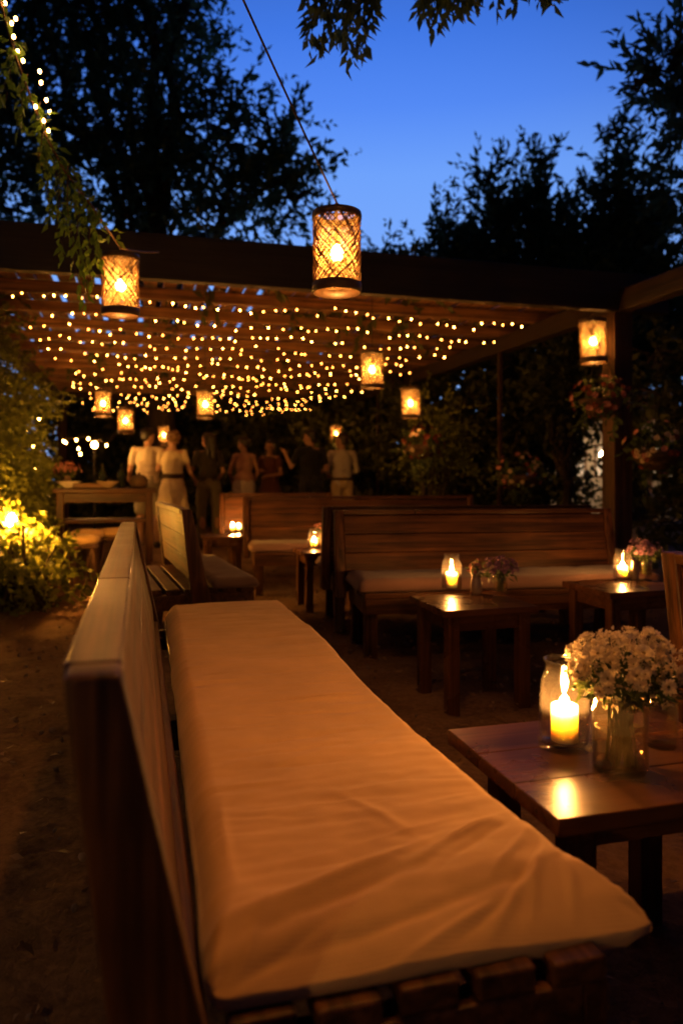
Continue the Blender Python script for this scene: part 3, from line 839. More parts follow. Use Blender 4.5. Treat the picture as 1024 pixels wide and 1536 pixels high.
# foreground table
def on(px, py, z=TZ):
    Y = (CAMZ - z) * F / (py - HY)
    return Vector(((px - CX) / F * Y, Y, z))
p = on(846, 1119); make_jar('tall flared glass jar around the candle on the foreground table', p, 0.053, 0.190, 'hurricane')
make_candle('thick lit pillar candle inside the flared jar on the foreground table', p + Vector((0, 0, 0.0135)), 0.029, 0.078)
p = on(929, 1153); make_vase('clear glass vase under the white flowers on the foreground table', p, 0.054, 0.150)
bouquet('bushy white daisy bouquet in the foreground table vase', p, 0.188, 0.104, 0.068, 99, 0.016, 'petal_white', 0.15, 0.045, 520, shift=(0.030, 0.045), filler=700)
p = on(990, 1118); make_vase('smaller empty glass vase behind the white flowers at the picture edge', p, 0.036, 0.12)
# middle table
p = on(677, 884); make_jar('screw neck glass jar glowing on the middle table with mauve flowers', p, 0.052, 0.185)
make_candle('lit pillar candle in the screw neck jar on the middle table', p + Vector((0, 0, 0.0105)), 0.029, 0.080)
def small_pot(label, p, r, h):
    bm = bmesh.new(); add_lathe(bm, [(0, 0), (r * .8, 0), (r, h * .15), (r, h * .62), (r * .72, h * .82), (r * .72, h * .94), (r * .82, h), (r * .70, h), (r * .62, h * .85), (r * .85, h * .5), (0, h * .3)], 28, cap=False)
    o = obj('flower_pot', bm, M['ceramic'], None, True); o.location = p
    return tag(o, label, 'vase', 'table vases')
p = on(714, 891); small_pot('little glazed bottle vase beside the candle on the middle table', p, 0.029, 0.095)
bouquet('small pink flower sprig in the glazed bottle vase on the middle table', p, 0.125, 0.036, 0.036, 16, 0.014, 'petal_pink', 0.09, 0.02, 40)
p = on(750, 890); make_vase('short glass vase of mauve flowers on the middle table', p, 0.036, 0.10)
bouquet('round mauve hydrangea head in a short vase on the middle table', p, 0.125, 0.082, 0.058, 70, 0.015, 'petal_purple', 0.10, 0.03, 90)
# bench-end table
p = on(471, 822); make_jar('candle jar on the small table at the left end of the wide bench', p, 0.050, 0.165)
make_candle('lit candle on the small table at the left end of the wide bench', p + Vector((0, 0, 0.0105)), 0.026, 0.055)
p = on(482, 817); small_pot('small vase behind the candle on the table left of the wide bench', p, 0.03, 0.10)
bouquet('dark little bunch of flowers behind the candle left of the wide bench', p, 0.15, 0.06, 0.04, 20, 0.016, 'petal_pink', 0.1, 0.02, 70)
# right-hand table
p = on(933, 868); make_jar('candle jar on the dim table by the big pergola post', p, 0.052, 0.170)
make_candle('lit candle on the dim table by the big pergola post', p + Vector((0, 0, 0.0105)), 0.028, 0.062)
p = on(966, 864); make_vase('glass vase of purple flowers on the dim table by the post', p, 0.04, 0.11)
bouquet('dusky purple bouquet on the dim table by the big post', p, 0.15, 0.085, 0.055, 50, 0.018, 'petal_purple', 0.11, 0.03, 120)
p = on(951, 869); small_pot('narrow glazed vase between the candle and purple flowers on the dim table', p, 0.022, 0.11)
# far table: two candles
for px, py, lab, hh in ((349, 797, 'taller lit candle on the far table beside the candlelit bench', 0.07), (358, 795, 'shorter lit candle on the far table beside the candlelit bench', 0.045)):
    make_candle(lab, on(px, py), 0.026, hh)

# ------------------------------------------------------------------ hanging lanterns
def lantern_meshes(r=0.10, h=0.335):
    out = {}
    bm = bmesh.new()
    def ribbon(a0, sgn, turn, rad, w, z0, z1, seg=22):
        th = 0.0013; prev = None
        cs = (z1 - z0) / math.hypot(z1 - z0, turn * rad)
        for k in range(seg + 1):
            t = k / seg; a = a0 + sgn * turn * t; z = z0 + (z1 - z0) * t
            rr = rad + 0.0016 * math.sin(t * 40 + a0 * 7)
            da = w / 2 / cs / rad * 1.0
            q = []
            for (aa, rad2) in ((a - da, rr - th), (a + da, rr - th), (a + da, rr + th), (a - da, rr + th)):
                q.append(bm.verts.new((rad2 * math.cos(aa), rad2 * math.sin(aa), z)))
            if prev:
                for m in range(4): bm.faces.new((prev[m], prev[(m + 1) % 4], q[(m + 1) % 4], q[m]))
            prev = q
    z0, z1 = 0.038, h - 0.026
    n = 33
    for k in range(n):
        a = 2 * math.pi * k / n
        for s, rad in ((1, r - 0.001), (-1, r - 0.0045)):
            ribbon(a + random.uniform(-.07, .07), s, R(155) + random.uniform(-.12, .12), rad, random.uniform(0.0030, 0.0048), z0, z1)
    for k in range(34):      # broken, irregular cross strips of the weave
        za = random.uniform(z0, z1 - 0.06); zb = min(z1, za + random.uniform(0.05, 0.13))
        ribbon(random.uniform(0, 6.28), random.choice((1, -1)), R(random.uniform(20, 60)) * (zb - za) / 0.1, r - 0.007, random.uniform(0.0035, 0.006), za, zb, 8)
    out['shade'] = bm
    bm = bmesh.new()
    def hoop(za, zb, ro, ri, n=40):
        add_lathe(bm, [(ri, za), (ro, za), (ro + .001, (za + zb) / 2), (ro, zb), (ri, zb), (ri, za)], n, cap=False)
    hoop(0.0, 0.040, r + 0.003, r - 0.003)
    out['bottom_band'] = bm
    bm = bmesh.new()
    add_lathe(bm, [(r - .003, h - 0.028), (r + 0.003, h - 0.028), (r + .004, h - .012), (r + 0.002, h), (r - 0.010, h + 0.003), (r - .010, h - .002), (r - .003, h - .004), (r - .003, h - 0.028)], 40, cap=False)
    for a in (0, math.pi / 2): add_bar(bm, (math.cos(a) * (r - .006), math.sin(a) * (r - .006), h - .004), (-math.cos(a) * (r - .006), -math.sin(a) * (r - .006), h - .004), 0.008, 0.006, bev=0.001)
    out['top_band'] = bm
    bm = bmesh.new(); add_lathe(bm, [(0, 0.135), (0.016, 0.139), (0.027, 0.155), (0.027, 0.17), (0.015, 0.195), (0.013, 0.200), (0, 0.200)], 14, cap=False)
    out['bulb'] = bm
    bm = bmesh.new(); add_lathe(bm, [(0, 0.2005), (0.0135, 0.2005), (0.0135, 0.235), (0.006, 0.245), (0.004, h - .008), (0, h - .008)], 12, cap=False)
    out['bulb_holder'] = bm
    bm = bmesh.new(); add_lathe(bm, [(r - .013, 0.036), (r - .013, h - .030)], 36, cap=False)
    out['liner'] = bm
    bm = bmesh.new()
    add_tube(bm, [(-0.035, 0, h), (-0.02, 0, h + .028), (0, 0, h + .042), (0.02, 0, h + .028), (0.035, 0, h)], 0.0035, 8)
    out['hanger'] = bm
    return out
lanterns = [
 ('largest woven lantern, hanging lowest and nearest against the blue sky gap', 505, 440, 3.06),
 ('woven lantern before the front beam at left under the trailing vine', 181, 474, 4.05),
 ('woven lantern hung beside the big post at the right corner of the pergola', 890, 545, 6.33),
 ('woven lantern hanging in the middle of the fairy lights, right of the large lantern', 558, 583, 6.5),
 ('small woven lantern beside the flowering basket right of the guests', 616, 628, 7.9),
 ('small woven lantern above the guests, in the centre left of the lights', 308, 628, 8.5),
 ('small glowing lantern left above the man in the cream shirt', 189, 650, 9.6),
 ('dim small lantern partly hidden at the far left end of the lights', 155, 625, 9.3),
 ('far lantern hanging between the couple, just beside the woman in the dress', 247, 667, 13.0),
 ('far lantern hanging right over the man in the white shirt', 503, 664, 13.6),
]
lm = lantern_meshes()
L0 = None; LAN = []
for i, (lab, px, py, Y) in enumerate(lanterns):
    p = at(px, py, Y)
    if L0 is None:
        L0 = thing('hanging_lantern', lab, 'lantern', p, 0, 'woven lanterns hung in the garden')
        for nme, mt in (('shade', 'weave'), ('bottom_band', 'band'), ('top_band', 'band'), ('bulb', 'bulb'), ('bulb_holder', 'iron'), ('hanger', 'cord'), ('liner', 'liner')):
            obj(nme, lm[nme], M[mt], L0, nme not in ('shade',))
        o = L0
    else:
        o = dup(L0, p, random.uniform(0, 6.28), lab); o.rotation_euler.x = R(random.uniform(-3, 3)); o.rotation_euler.y = R(random.uniform(-3, 3))
    LAN.append(o)
LAN[2].scale = (1.13, 1.13, 1.13)
LAN.append(dup(L0, (-1.55, -0.85, 1.15), 1.1, 'added woven fill lantern, unseen behind the photographer at the near end of the bench'))  # unseen lantern added behind the camera to light the bench end
for ch in LAN[-1].children:
    if ch.name.startswith('bulb') and not ch.name.startswith('bulb_holder'):
        ch.data = ch.data.copy(); ch.data.materials[0] = M['backbulb']
LH = 0.335 + 0.042
# unseen shaded fill lamp, added above the frame to light the foreground cushion
PD = thing('added_fill_lamp', 'added dark metal fill lamp, unseen above the foreground bench and table', 'lamp', (0.03, 1.62, 2.40))
bm = bmesh.new(); add_lathe(bm, [(.136, 0), (.139, 0), (.113, .12), (.05, .24), (.022, .27), (0, .272), (0, .266), (.02, .264), (.047, .237), (.110, .118), (.136, 0)], 36, cap=False); obj('shade', bm, M['iron'], PD, True)
bm = bmesh.new(); add_lathe(bm, [(0, .135), (.018, .14), (.03, .16), (.028, .18), (.014, .21), (0, .212)], 16, cap=False); obj('bulb', bm, M['strongbulb'], PD, True)
bm = bmesh.new(); add_lathe(bm, [(0, .2125), (.014, .2125), (.014, .262), (0, .262)], 12, cap=False); obj('bulb_holder', bm, M['iron'], PD)
LAN.append(dup(L0, (-1.55, -0.85, 1.15), 1.1, 'added woven fill lantern, unseen behind the photographer at the near end of the bench'))  # second copy of the added fill lantern, at the same spot
for ch in LAN[-1].children:
    if ch.name.startswith('bulb') and not ch.name.startswith('bulb_holder'):
        ch.data = ch.data.copy(); ch.data.materials[0] = M['backbulb']
LH = 0.335 + 0.042
# unseen fill lantern, added out of the frame to light the foreground seat
LAN.append(dup(L0, (0.42, 1.45, 2.40), 1.1, 'added woven fill lantern with a strong bulb, unseen above the foreground bench and table'))
for ch in LAN[-1].children:
    if ch.name.startswith('bulb') and not ch.name.startswith('bulb_holder'):
        ch.data = ch.data.copy(); ch.data.materials[0] = M['strongbulb']

# ------------------------------------------------------------------ pergola
RC = Vector((2.42, 6.45, 0))          # right front post
PG = thing('pergola', 'long dark timber pergola roofed with boards and hung with fairy lights', 'pergola', RC, YAW)
ZB = 2.48
def pg(name, boxes, mat):
    bm = bmesh.new()
    for c, s in boxes: add_box(bm, c, s, bev=0.006)
    return obj(name, bm, M[mat], PG)
DEP = 10.2; LEFT = -5.55
for (x, y) in ((0, 0), (LEFT, 0.0), (0, DEP), (LEFT, DEP)):
    pg('post', [((x, y, ZB / 2 - 0.03), (0.18, 0.18, ZB + 0.06))], 'beamZ')
for v in (3.1, 6.6):
    pg('thin_post', [((-0.04, v if v > 4 else 2.1, ZB / 2 - .03), (0.045, 0.045, ZB + .06))], 'beamZ')
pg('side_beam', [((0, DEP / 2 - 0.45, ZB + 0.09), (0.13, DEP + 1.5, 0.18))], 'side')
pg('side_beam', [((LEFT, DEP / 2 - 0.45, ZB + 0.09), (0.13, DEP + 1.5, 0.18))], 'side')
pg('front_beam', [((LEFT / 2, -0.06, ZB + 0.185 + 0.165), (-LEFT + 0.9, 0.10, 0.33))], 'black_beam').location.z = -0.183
pg('back_beam', [((LEFT / 2, DEP, ZB + 0.28), (-LEFT + 0.5, 0.10, 0.19))], 'beamX')
k = 0.55
while k < DEP - 0.3:
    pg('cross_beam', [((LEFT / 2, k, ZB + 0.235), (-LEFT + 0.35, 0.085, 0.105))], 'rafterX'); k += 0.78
bm = bmesh.new(); x = LEFT - 0.1
while x < 0.15:
    w = random.uniform(0.11, 0.15)
    add_box(bm, (x + w / 2, DEP / 2 + .03, ZB + 0.302 + 0.012 + random.uniform(0, .004)), (w, DEP + 0.06, 0.022), bev=0.003); x += w + random.choice((0.008, 0.012, 0.018, 0.014, 0.05))
obj('roof_boards', bm, M['rafterY'], PG)
def pgw(u, v, z): return RC + U * u + V * v + Vector((0, 0, z))

# cords that hold the lanterns
def cord(name, pts, r, label, cat, sag=0.0, mat='cord', group=None):
    P = []
    for a, b in zip(pts, pts[1:]):
        a, b = Vector(a), Vector(b)
        for k in range(12):
            t = k / 12; q = a.lerp(b, t); q.z -= sag * 4 * t * (1 - t) * (b - a).length; P.append(q)
    P.append(Vector(pts[-1]))
    bm = bmesh.new(); add_tube(bm, P, r, 6)
    return tag(obj(name, bm, M[mat], None, True), label, cat, group)
top = lambda o: o.location + Vector((0, 0, LH * o.scale.z))
q0 = top(LAN[0])
far_up = at(365, 0, 2.45); far_up2 = far_up + (far_up - q0) * 1.6
cord('lantern_cord', [far_up2, far_up, q0 + Vector((0, 0, .001))], 0.0045, 'long dark cord slanting down from the top edge to the largest lantern', 'cord', 0.004, 'wire', 'lantern cords')
cord('lantern_cord', [q0 + Vector((0.002, .012, .001)), pgw(-2.7, -0.10, ZB + 0.10)], 0.0045, 'pale cord from the largest lantern back to the front beam', 'cord', 0.01, 'cord', 'lantern cords')
q1 = top(LAN[1])
cord('lantern_cord', [q1 + Vector((0, .004, 0)), at(238, 378, 4.9)], 0.006, 'short cord tying the vine side lantern to the front beam', 'cord', 0.01, 'cord', 'lantern cords')
labs = {2: 'beside the big right post', 3: 'in the middle of the fairy lights', 4: 'beside the flowering basket', 5: 'over the guests, centre left', 6: 'left above the man in the cream shirt', 7: 'that is dim at the far left', 8: 'between the couple', 9: 'over the man in the white shirt'}
for i in range(2, 10):
    q = top(LAN[i]); zt = ZB + 0.185 if i != 2 else ZB + .01
    zt = max(zt, q.z + 0.05)
    cord('lantern_cord', [q - Vector((0, 0, .002)), (q.x, q.y, zt)], 0.003, 'thin upright cord of the lantern ' + labs[i], 'cord', 0, 'wire', 'lantern cords')
q = top(LAN[10]); cord('lantern_cord', [q, (q.x - .2, q.y - .3, 4.2)], 0.004, 'cord of the added fill lantern behind the photographer', 'cord', 0, 'wire', 'lantern cords')
q = PD.location + Vector((0, 0, .272)); cord('fill_lamp_cord', [q, (q.x + .3, q.y + .2, 4.2)], 0.004, 'cord of the added fill lamp above the foreground bench', 'cord', 0, 'wire', 'lantern cords')

# ------------------------------------------------------------------ fairy lights
ORD = ['first', 'second', 'third', 'fourth', 'fifth', 'sixth', 'seventh', 'eighth', 'ninth', 'tenth', 'eleventh', 'twelfth', 'thirteenth', 'fourteenth', 'fifteenth', 'sixteenth', 'seventeenth', 'eighteenth']
def bulb_mesh(r):
    bm = bmesh.new(); bmesh.ops.create_icosphere(bm, subdivisions=1, radius=r)
    bmesh.ops.scale(bm, vec=(0.85, 0.85, 1.25), verts=bm.verts[:])
    me = bpy.data.meshes.new('bulb'); bm.to_mesh(me); bm.free()
    return me
fms = []
for q_ in ('fairy', 'fairymid', 'fairydim'):
    fm = bulb_mesh(0.0068); fm.materials.append(M[q_]); fms.append(fm)
gm = bulb_mesh(0.010); gm.materials.append(M['fairybig'])
NR = 16
for k in range(NR):
    v = 0.22 + (DEP - 0.9) * k / (NR - 1)
    pts, bulbs = [], []
    u = LEFT + 0.5 + random.uniform(0, .3); right = -0.55 - random.uniform(0, .45)
    ph = random.uniform(0, 6); n = 0
    while u < right:
        z = 2.46 - 0.07 * abs(math.sin(u * 1.5 + ph)) - 0.03 * random.random()
        vv = v + 0.05 * math.sin(u * 2.3 + ph) + random.uniform(-.05, .05)
        pts.append((u, vv, z)); bulbs.append((u + random.uniform(-.02, .02), vv, z - random.uniform(0.012, 0.05)))
        u += random.choice((random.uniform(0.06, 0.12), random.uniform(0.09, 0.24))) * (0.9 + 0.75 * k / NR)
    bm = bmesh.new()
    add_tube(bm, pts, 0.0030, 5)
    for p_, b_ in zip(pts, bulbs): add_tube(bm, [p_, (b_[0], b_[1], b_[2] + .008)], 0.0016, 4)
    w = obj('string_lights', bm, M['wire']); w.location = RC; w.rotation_euler = (0, 0, YAW)
    tag(w, f'{ORD[k]} row of warm fairy lights counted back from the front beam of the pergola', 'string lights', 'fairy light strings under the pergola')
    for b_ in bulbs:
        o = bpy.data.objects.new('bulb', random.choice(fms + fms[1:] + fms[2:])); link(o, w); o.location = b_; o.rotation_euler = (random.uniform(-.6, .6), random.uniform(-.6, .6), 0)

# trailing garland from the upper left corner to the left lantern
ga = [at(-60, -110, 3.1), at(2, 5, 3.3), at(22, 80, 3.42), at(48, 150, 3.55), at(72, 210, 3.65), at(100, 260, 3.76), at(140, 312, 3.9), q1]
bm = bmesh.new(); add_tube(bm, ga, 0.006, 7); 
gw = tag(obj('light_garland', bm, M['cord'], None, True), 'lit cord with warm bulbs running from the top left corner down to a lantern', 'string lights')
for (px, py, Y) in ((8, 5, 3.3), (18, 35, 3.35), (21, 55, 3.4), (24, 28, 3.35), (27, 77, 3.42), (35, 91, 3.45), (60, 107, 3.5), (54, 160, 3.55), (66, 181, 3.6), (73, 196, 3.62), (62, 124, 3.5), (70, 150, 3.6), (75, 168, 3.6), (12, -25, 3.2), (2, -50, 3.15)):
    o = bpy.data.objects.new('bulb', gm); link(o, gw); o.location = at(px, py, Y)
vine = thing('hanging_vine', 'yellow green vine trailing from the lit cord above the left lantern', 'vine', at(110, 250, 3.75))
bm = bmesh.new(); P, D = [], []
vb = vine.location
strands = [(70, 190, 75, 330, 3.7), (82, 215, 92, 390, 3.72), (98, 240, 118, 440, 3.78), (112, 265, 128, 455, 3.8), (128, 285, 140, 425, 3.85), (60, 150, 66, 270, 3.6), (90, 235, 100, 345, 3.9), (145, 310, 148, 400, 3.9), (110, 250, 132, 405, 4.0), (40, 110, 30, 190, 3.5), (20, 60, 8, 150, 3.4)]
for (x0, y0, x1, y1, Y) in strands:
    a, b = at(x0, y0, Y) - vb, at(x1, y1, Y) - vb
    pts = [a.lerp(b, t / 8) + Vector((random.uniform(-.012, .012), random.uniform(-.03, .03), 0)) for t in range(9)]
    add_tube(bm, pts, 0.0025, 5, 0.001)
    for t in np.linspace(0.02, 1, 26):
        q = a.lerp(b, t); P.append((q.x + random.uniform(-.02, .02), q.y + random.uniform(-.03, .03), q.z)); D.append((random.uniform(-1, 1) * .7, random.uniform(-1, 1) * .7, -1.0 + random.uniform(-.2, .5)))
for t in np.linspace(0.12, 0.98, 90):
    kx = t * (len(ga) - 1); i = int(kx); q = Vector(ga[i]).lerp(Vector(ga[min(i + 1, len(ga) - 1)]), kx - i) - vb
    P.append((q.x + random.uniform(-.04, .04), q.y + random.uniform(-.04, .04), q.z + random.uniform(-.03, .03))); D.append((random.uniform(-1, 1), random.uniform(-1, 1), random.uniform(-1, .4)))
obj('stems', bm, M['cord'], vine)
v_, f_ = leaf_arrays(np.array(P), np.array(D), 0.062 * (.6 + .8 * rng.random(len(P))), 0.028)
mesh_np('leaves', v_, f_, M['leaf_trail'], vine)

# ------------------------------------------------------------------ vegetation
def pb(px, py, r, Y, ry=None, rzf=1.0):
    c = at(px, py, Y); rr = r / F * Y
    return (c.x, c.y, c.z, rr, ry or rr, rr * rzf)

tree('broad_tree', 'tall broad tree rising dark over the left half of the pergola', (-3.6, 15.5, 0), 8.0,
     [pb(40, 60, 130, 14.5), pb(170, 10, 120, 15), pb(235, 70, 80, 14.5), pb(110, 220, 120, 14.5), pb(260, 220, 105, 14.5), pb(340, 205, 72, 14.5), pb(400, 250, 75, 14.5),
      pb(440, 290, 55, 14), pb(330, 300, 75, 14.5), pb(-70, 180, 140, 14.5), pb(10, 300, 90, 14.5), pb(190, 310, 85, 14.5), pb(60, -90, 150, 15), pb(230, -70, 110, 15), pb(275, 20, 40, 14)],
     74, 0.20, 0.088, 'leaf_tree', 0.34, 0.85, 0.12, 15, 'trees beyond the pergola', shell=0.45)
def spire_blobs(px, py_top, py_bot, w, Y, n=7):
    out = []
    for k in range(n):
        t = (k + 0.5) / n
        y = py_top + (py_bot - py_top) * t
        for s in range(1 + int(t * 3)):
            out.append(pb(px + random.uniform(-1, 1) * w * t, y, 14 + w * 0.55 * t, Y))
    return out
tree('feathery_tree', 'low feathery dark tree just right of the largest lantern', at(640, 920, 13) * Vector((1, 1, 0)) if False else (1.5, 13.0, 0), 3.4,
     spire_blobs(660, 330, 540, 90, 13) + spire_blobs(600, 385, 500, 50, 13, 5), 190, 0.19, 0.07, 'leaf_tree', 0.16, 0.6, 0.8, 14, 'trees beyond the pergola', shell=0.5)
tree('feathery_tree', 'second feathery dark tree from the left, with two ragged tops', (3.2, 14.0, 0), 5.0,
     spire_blobs(735, 245, 540, 85, 14) + spire_blobs(815, 225, 520, 75, 14), 190, 0.20, 0.075, 'leaf_tree', 0.2, 0.62, 0.8, 14, 'trees beyond the pergola', shell=0.5)
tree('feathery_tree', 'tallest pointed dark tree at the right of the sky gap', (5.2, 13.0, 0), 5.5,
     spire_blobs(920, 180, 560, 80, 13, 9) + spire_blobs(985, 260, 560, 75, 13), 190, 0.20, 0.075, 'leaf_tree', 0.2, 0.6, 0.8, 14, 'trees beyond the pergola', shell=0.5)
tree('leafy_tree', 'near tree whose dark boughs reach in at the upper right edge', (5.9, 9.2, 0), 5.0,
     [pb(1010, 90, 40, 8.6), pb(975, 120, 30, 8.6), pb(1040, 150, 60, 8.8), pb(1100, 90, 90, 9), pb(1090, 250, 100, 9)], 190, 0.17, 0.06, 'leaf_tree', 0.2, 0.5, 0.2, 14, 'trees beyond the pergola')

# tree that overhangs the seats from the right, outside the frame; only its bough tips hang into the top edge
oh = thing('overhanging_tree', 'tree overhead whose leafy bough tips hang into the top edge of the picture', 'tree', (4.6, 3.4, 0))
bm = bmesh.new(); add_tube(bm, [(0, 0, -.05), (-.1, 0, 1.6), (-.25, 0.05, 3.2), (-.5, .1, 4.4)], 0.2, 10, 0.13); obj('trunk', bm, M['bark'], oh, True)
ob = oh.location
tipsl = [(at(495, -20, 4.0), .02), (at(545, -15, 4.0), .02), (at(700, -40, 4.0), .02), (at(800, -30, 4.2), .02), (at(640, -20, 4.0), .02)]
bm = bmesh.new()
for tp, r_ in tipsl:
    a = Vector((-.5, .1, 4.3)); b = Vector(tp) - ob; m1 = a.lerp(b, .5) + Vector((0, 0, .55))
    pts = [a, a.lerp(m1, .5) + Vector((0, 0, .15)), m1, m1.lerp(b, .6) + Vector((0, 0, .12)), b]
    add_tube(bm, pts, 0.05, 7, 0.008)
obj('limbs', bm, M['bark'], oh, True)
P, D, S = [], [], []
def spray(px0, py0, px1, py1, Y, n=16):
    a, b = at(px0, py0, Y), at(px1, py1, Y + random.uniform(-.15, .15))
    for t in np.linspace(0, 1, n):
        q = a.lerp(b, t) - ob; d = (b - a).normalized()
        P.append((q.x + random.uniform(-.015, .015), q.y + random.uniform(-.06, .06), q.z)); s = random.choice((-1, 1))
        D.append((d.x + s * random.uniform(.2, .9), random.uniform(-.6, .6), d.z - random.uniform(.1, .5)))
for (a, b, c, d) in ((495, -30, 470, 60), (505, -30, 488, 68), (520, -30, 505, 62), (530, -25, 530, 82), (545, -25, 538, 85), (555, -20, 552, 40), (470, -30, 458, 30), (480, -20, 500, 30), (560, -40, 562, 10), (515, -20, 540, 50),
                     (640, -30, 628, 12), (655, -30, 645, 30), (670, -30, 668, 28), (690, -30, 700, 5), (655, -20, 680, 15), (720, -40, 712, 0), (740, -40, 748, 4), (775, -40, 772, 4), (800, -30, 815, 0), (820, -30, 832, 0), (640, -40, 700, -8), (700, -30, 800, -10), (490, -40, 462, 50), (500, -20, 480, 75), (512, -20, 520, 75), (525, -20, 522, 90), (540, -20, 545, 70), (550, -25, 560, 25), (475, -25, 465, 70), (630, -35, 636, 25), (660, -25, 655, 35), (680, -30, 690, 12), (695, -30, 712, -2)):
    spray(a, b, c, d, 4.0)
# rest of the crown, unseen, added to screen the bench from sky light
CB = [(-3.6, -1.2, 4.9, 1.8, 1.6, .8), (-5.2, -1.0, 4.8, 1.6, 1.6, .8), (-2.0, -2.0, 4.8, 1.6, 1.6, .8), (-4.2, -3.2, 4.8, 2.0, 1.6, .9), (0.3, -.3, 4.9, 1.2, 1.2, .9), (-6.6, -2.6, 4.7, 1.6, 1.6, .8)]
Pa, Da = np.array(P), np.array(D)
wx = (Pa[:, 0] + ob.x) / (Pa[:, 1] + ob.y) * F + CX
for lo_, hi_ in ((0, 600), (600, 722), (722, 1100)):
    k_ = (wx >= lo_) & (wx < hi_)
    v_, f_ = leaf_arrays(Pa[k_], Da[k_], 0.092 * (.65 + .6 * rng.random(int(k_.sum()))), 0.036)
    mesh_np('leaf_spray', v_, f_, M['leaf_tree'], oh)
foliage('crown', CB, 60, 0.13, 0.05, M['leaf_tree'], oh, 0.6, 0.0, 14)

# left: climbing vines over the pergola's side
def shrub(name, label, blobs, density, ll, lw, mat, base, group=None, cat='shrub', twig=0.3, per=10, droop=0.4, up=0.0, shell=0.4):
    t = thing(name, label, cat, base, 0, group)
    loc = [(b[0] - base[0], b[1] - base[1], b[2] - base[2], b[3], b[4], b[5]) for b in blobs]
    bm = bmesh.new()
    for b in loc:
        for _ in range(2):
            e = Vector((b[0] + random.uniform(-.5, .5) * b[3], b[1] + random.uniform(-.5, .5) * b[4], b[2] + random.uniform(-.2, .7) * b[5]))
            add_tube(bm, [(random.uniform(-.2, .2), random.uniform(-.2, .2), -.03), (e.x * .4, e.y * .4, e.z * .5), e], 0.018, 5, 0.004)
    obj('stems', bm, M['bark'], t)
    foliage('leaves', loc, density, ll, lw, M[mat], t, twig, up, per, droop, shell)
    return t
def vineblobs(v0, v1, n, zmax, off=-5.75):
    out = []
    for _ in range(n):
        v = random.uniform(v0, v1); p = pgw(off + random.uniform(-.25, .25), v, 0); z = random.uniform(0.15, zmax)
        out.append((p.x, p.y, z, random.uniform(.25, .45), random.uniform(.3, .5), random.uniform(.25, .45)))
    return out
b1 = pgw(-5.75, 1.6, 0)
shrub('climbing_shrub', 'nearest leafy climber at the left edge, lit yellow by the garden lamp', vineblobs(-0.3, 2.4, 40, 2.45) + vineblobs(0.9, 2.2, 10, 0.6, -5.45), 300, 0.075, 0.038, 'leaf_vine', b1, 'climbers along the left side')
b2 = pgw(-5.75, 3.6, 0)
shrub('climbing_shrub', 'second leafy climber on the left side, behind the garden lamp', vineblobs(2.5, 4.6, 30, 2.4, -5.7), 240, 0.08, 0.04, 'leaf_vine', b2, 'climbers along the left side')
b3 = pgw(-5.85, 6.2, 0)
shrub('climbing_shrub', 'far leafy climber on the left side near the serving table', vineblobs(4.8, 8.2, 34, 2.4, -5.85), 190, 0.09, 0.045, 'leaf_vine', b3, 'climbers along the left side')
b4 = at(40, 880, 5.9) * Vector((1, 1, 0))
shrub('low_shrub', 'low leafy shrub spreading over the earth beneath the garden lamp', [(b4.x + random.uniform(-.5, .25), b4.y + random.uniform(-.35, .5), random.uniform(.06, .55), .2, .22, .17) for _ in range(24)] + [(-2.66 + dx_, 5.72, z_, .15, .12, .14) for dx_ in (-.16, -.02, .13) for z_ in (.18, .42)] + [(-2.50, 5.82, .66, .09, .09, .10), (-2.82, 5.85, .72, .09, .09, .10)], 330, 0.07, 0.04, 'leaf_vine', b4, None, 'shrub', 0.2, 9, 0.5)
b0 = pgw(-5.9, 0.1, 0)
# garden lamp in the left shrubs
g = at(18, 800, 5.95)
gl = thing('garden_lamp', 'glowing yellow garden lamp standing among the leaves at the left edge', 'garden lamp', (g.x, g.y, 0))
bm = bmesh.new(); add_tube(bm, [(0, 0, -.02), (0, 0, .58)], 0.014, 10); add_lathe(bm, [(0, 0.58), (.055, .58), (.06, .59), (.055, .60), (0, .60)], 20, cap=False); obj('stake', bm, M['iron'], gl)
bm = bmesh.new(); add_lathe(bm, [(.048, .6015), (.055, .63), (.055, .74), (.045, .765), (.045, .770), (.051, .74), (.051, .63), (.045, .6015)], 24, cap=False); obj('glass_cover', bm, M['glass'], gl, True)
bm = bmesh.new(); add_ell(bm, (0, 0, .69), (.036, .036, .045), None, 12); obj('bulb', bm, M['gardenbulb'], gl, True)
bm = bmesh.new(); add_lathe(bm, [(0, .83), (.02, .82), (.075, .775), (.072, .7705), (0, .7705)], 20, cap=False); obj('cap', bm, M['iron'], gl)

# leafy cover on the pergola roof
rv = thing('roof_vine', 'dark creeper lying over the boards of the pergola roof', 'vine', pgw(-2.8, 5, ZB + 0.33))
rb = []
for _ in range(60):
    u, v = random.uniform(LEFT - .2, 0.0), random.uniform(0.5, DEP)
    q = pgw(u, v, ZB + 0.37) - rv.location; rb.append((q.x, q.y, q.z, .5, .5, .04))
foliage('leaves', rb, 220, 0.12, 0.06, M['leaf_dark'], rv, 0.25, 0.15, 9)
bm = bmesh.new()
for _ in range(14):
    a = pgw(random.uniform(LEFT, -.2), random.uniform(0.4, DEP), ZB + .34) - rv.location; b = pgw(random.uniform(LEFT, -.2), random.uniform(0.4, DEP), ZB + .36) - rv.location
    add_tube(bm, [a, a.lerp(b, .5) + Vector((0, 0, .02)), b], 0.012, 5, 0.005)
obj('stems', bm, M['bark'], rv)

